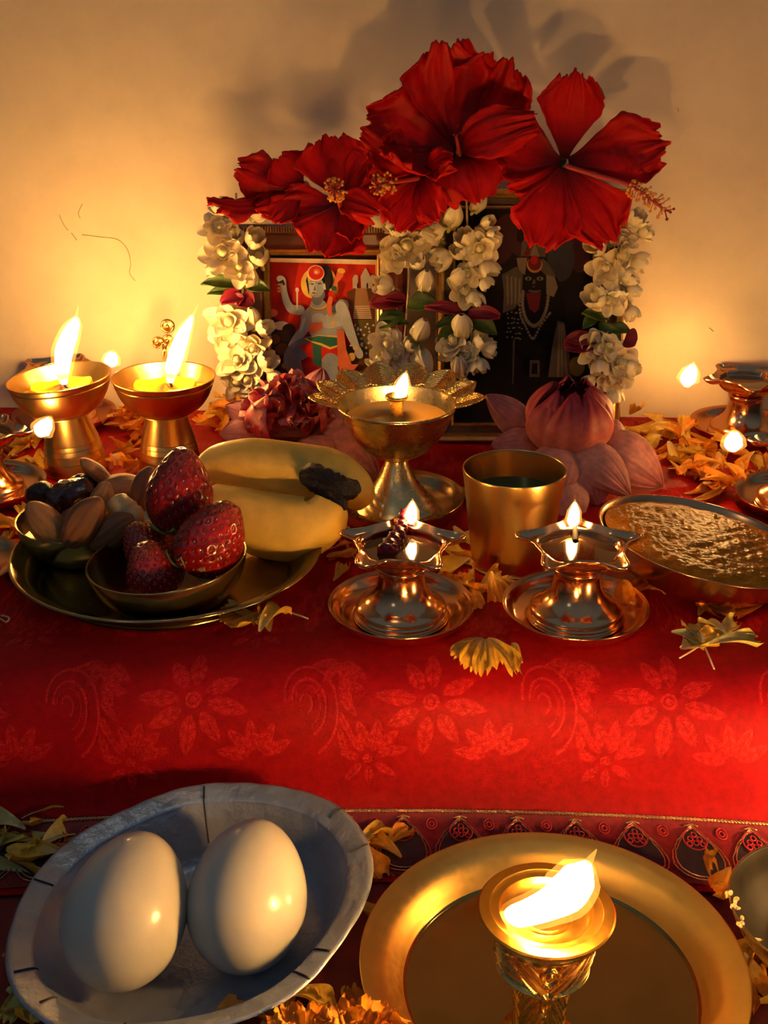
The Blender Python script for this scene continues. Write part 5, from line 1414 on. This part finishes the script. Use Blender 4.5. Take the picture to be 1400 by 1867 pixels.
scatter([(1285, 1570), (1345, 1570), (1345, 1640), (1300, 1620)], 4, 'oy', 'loose orange marigold petal between the brass plate and the dark bowl', 'petals beside the dark bowl', z0=LOW, zr=.004, avoid=False)
scatter([(1355, 1760), (1400, 1760), (1400, 1867), (1365, 1867)], 7, 'oy', 'loose marigold petal on the lower cloth below the dark bowl', 'petals below the dark bowl', z0=LOW, zr=.004, avoid=False)
scatter([(400, 1850), (560, 1790), (660, 1740), (660, 1867), (400, 1900)], 14, 'oy', 'loose orange marigold petal on the lower cloth under the marigold heads', 'petals under the marigold heads', z0=LOW, zr=.004, avoid=False)
# the fallen tuft of joined petals in front of the two star lamps
def tuft(label, c, spec, z=0.0006, mt='marigold_yellow'):
    c0 = pz(*c, z)
    g = G()
    for k, (u0, v0, u1, v1, h1, wd) in enumerate(spec):
        a = pz(u0, v0, z + 0.004) - c0; b = pz(u1, v1, z + h1) - c0
        petal(g, a, b, (0, -0.5, 1), wd * mpp(c0), 'wedge', cup=.35, arch=.10, ruffle=.07, freq=4, nu=16, nv=15, seed=k)
    return tag(g.build('marigold_tuft', mt, None, tuple(c0)), label, 'flower')
tuft('crumpled yellow marigold tuft lying between the two front saucers', (880, 1190),
     [(882, 1165, 826, 1196, .001, 34), (882, 1166, 850, 1218, .001, 44), (884, 1166, 876, 1230, .001, 40), (888, 1166, 902, 1218, .001, 40), (888, 1164, 945, 1226, .003, 30), (935, 1172, 940, 1222, .006, 24)])
tuft('yellow marigold tuft with thin white threads in front of the copper bowl', (1265, 1165), [(1280, 1172, 1252, 1142, .002, 34), (1290, 1174, 1380, 1168, .002, 40), (1284, 1172, 1262, 1150, .003, 24)], mt='marigold_pale')
def mg_head(label, c, y, r):
    c0 = py(c[0], c[1], y); g = G(); rs = np.random.default_rng(int(c[0]))
    for ring, (n_, e, L) in enumerate(((14, .15, 1.0), (13, .45, .95), (11, .8, .85), (8, 1.15, .7), (5, 1.4, .5))):
        for k in range(n_):
            a = (k + .5 * ring) * 2 * PI / n_ + rs.uniform(-.15, .15); ee = e + rs.uniform(-.1, .1)
            d = np.array([math.cos(a) * math.cos(ee), math.sin(a) * math.cos(ee), math.sin(ee) * .75])
            nr = np.array([-math.cos(a) * math.sin(ee), -math.sin(a) * math.sin(ee), math.cos(ee)])
            petal(g, d * r * .15, d * r * L, nr, r * .52, 'wedge', cup=.3, curl=.12, ruffle=.10, freq=4, nu=10, nv=11, seed=k + 40 * ring)
    t = thing('marigold_flower', label, 'flower', tuple(c0), (0, 0, 0), 'orange marigold heads at the bottom edge')
    g.build('petals', 'marigold', t)
    g = G(); g.ball((0, 0, -r * .12), (r * .30, r * .30, r * .32), nu=10, nv=14); g.build('calyx', 'green', t)
mg_head('orange marigold head at the bottom edge nearest the brass plate', (655, 1925), 0.290, 0.0195)
mg_head('orange marigold head at the bottom edge below the foil bowl', (560, 1932), 0.290, 0.0190)
# white inner threads of marigolds lying loose
g = G()
for a in ([(960, 1170), (985, 1163), (1000, 1150)],): pass
def strand(label, pts, z=0.001, r=0.0004, mt='thread'):
    P_ = sm([pz(u, v, z + (0.002 if 0 < i < len(pts) - 1 else 0)) for i, (u, v) in enumerate(pts)], 6); c0 = P_[len(P_) // 2].copy()
    g = G(); g.tube(P_ - c0, r, 6)
    tag(g.build('flower_stem', mt, None, tuple(c0)), label, 'stem')
strand('thin pale stem fallen from the tuft in front of the copper bowl, pointing left', [(1282, 1172), (1262, 1186), (1238, 1200)])
strand('thin pale stem fallen from the tuft in front of the copper bowl, pointing down', [(1282, 1172), (1292, 1196), (1302, 1220)])
strand('bent pale stem lying on the dark cloth at the left picture edge', [(0, 1128), (12, 1134), (16, 1126), (2, 1122)])
strand('thin green stalk lying on the cloth between the fruit plate and the red-wicked lamp', [(505, 1110), (530, 1117), (562, 1128)])

# ------------------------------------------------------------------ light: the flames, plus the dim cool room and added unseen lights
w = bpy.data.worlds.new('dim_room'); SC.world = w; w.use_nodes = True
bg = w.node_tree.nodes['Background']
wn = w.node_tree
tc_ = wn.nodes.new('ShaderNodeTexCoord'); sx = wn.nodes.new('ShaderNodeSeparateXYZ'); wn.links.new(tc_.outputs['Generated'], sx.inputs[0])
wn.links.new(ramp(wn, sx.outputs[2], [(0.0, (0.014, 0.018, 0.022)), (0.25, (0.040, 0.052, 0.066)), (0.75, (0.10, 0.145, 0.19))]), bg.inputs[0])
bg.inputs[1].default_value = 0.75
def area(name, loc, target, size, power, col):
    d = bpy.data.lights.new(name, 'AREA'); d.shape = 'RECTANGLE'; d.size, d.size_y = size; d.energy = power; d.color = col
    o = bpy.data.objects.new(name, d); COL.objects.link(o); o.location = loc
    o.rotation_euler = (Vector(target) - Vector(loc)).to_track_quat('-Z', 'Y').to_euler()
    return o
area('added_cool_fill', (-0.55, -0.35, 0.75), (-0.02, 0.45, 0.0), (0.16, 0.2), 0.15, (0.62, 0.86, 1.0))  # cool fill added from behind the camera, no known window there
d = bpy.data.lights.new('added_warm_fill', 'POINT'); d.energy = 0.5; d.color = (1.0, 0.72, 0.42); d.shadow_soft_size = 0.05  # unseen warm fill added overhead to brighten the wall
o = bpy.data.objects.new('added_warm_fill', d); COL.objects.link(o); o.location = (-0.12, 0.40, 0.78)
d = bpy.data.lights.new('unseen_lamp_below_frame', 'POINT'); d.energy = 0.24; d.color = (1.0, 0.52, 0.16); d.shadow_soft_size = 0.006  # unseen warm source added to light the carved column from the front
o = bpy.data.objects.new('unseen_lamp_below_frame', d); COL.objects.link(o); o.location = (0.115, 0.205, -0.030)
d = bpy.data.lights.new('unseen_lamp_beyond_bowl', 'POINT'); d.energy = 1.15; d.color = (1.0, 0.50, 0.15); d.shadow_soft_size = 0.006  # unseen warm source added to brighten the right of the drape and plate rim
o = bpy.data.objects.new('unseen_lamp_beyond_bowl', d); COL.objects.link(o); o.location = (0.232, 0.374, -0.024)
SC.view_settings.view_transform = 'Standard'
SC.view_settings.look = 'None'
SC.view_settings.gamma = 1.0
SC.view_settings.use_curve_mapping = False
SC.view_settings.exposure = 0.0
SC.cycles.use_denoising = True
SC.cycles.sample_clamp_indirect = 6.0
SC.cycles.blur_glossy = 0.6
SC.cycles.max_bounces = 8
SC.cycles.transparent_max_bounces = 16
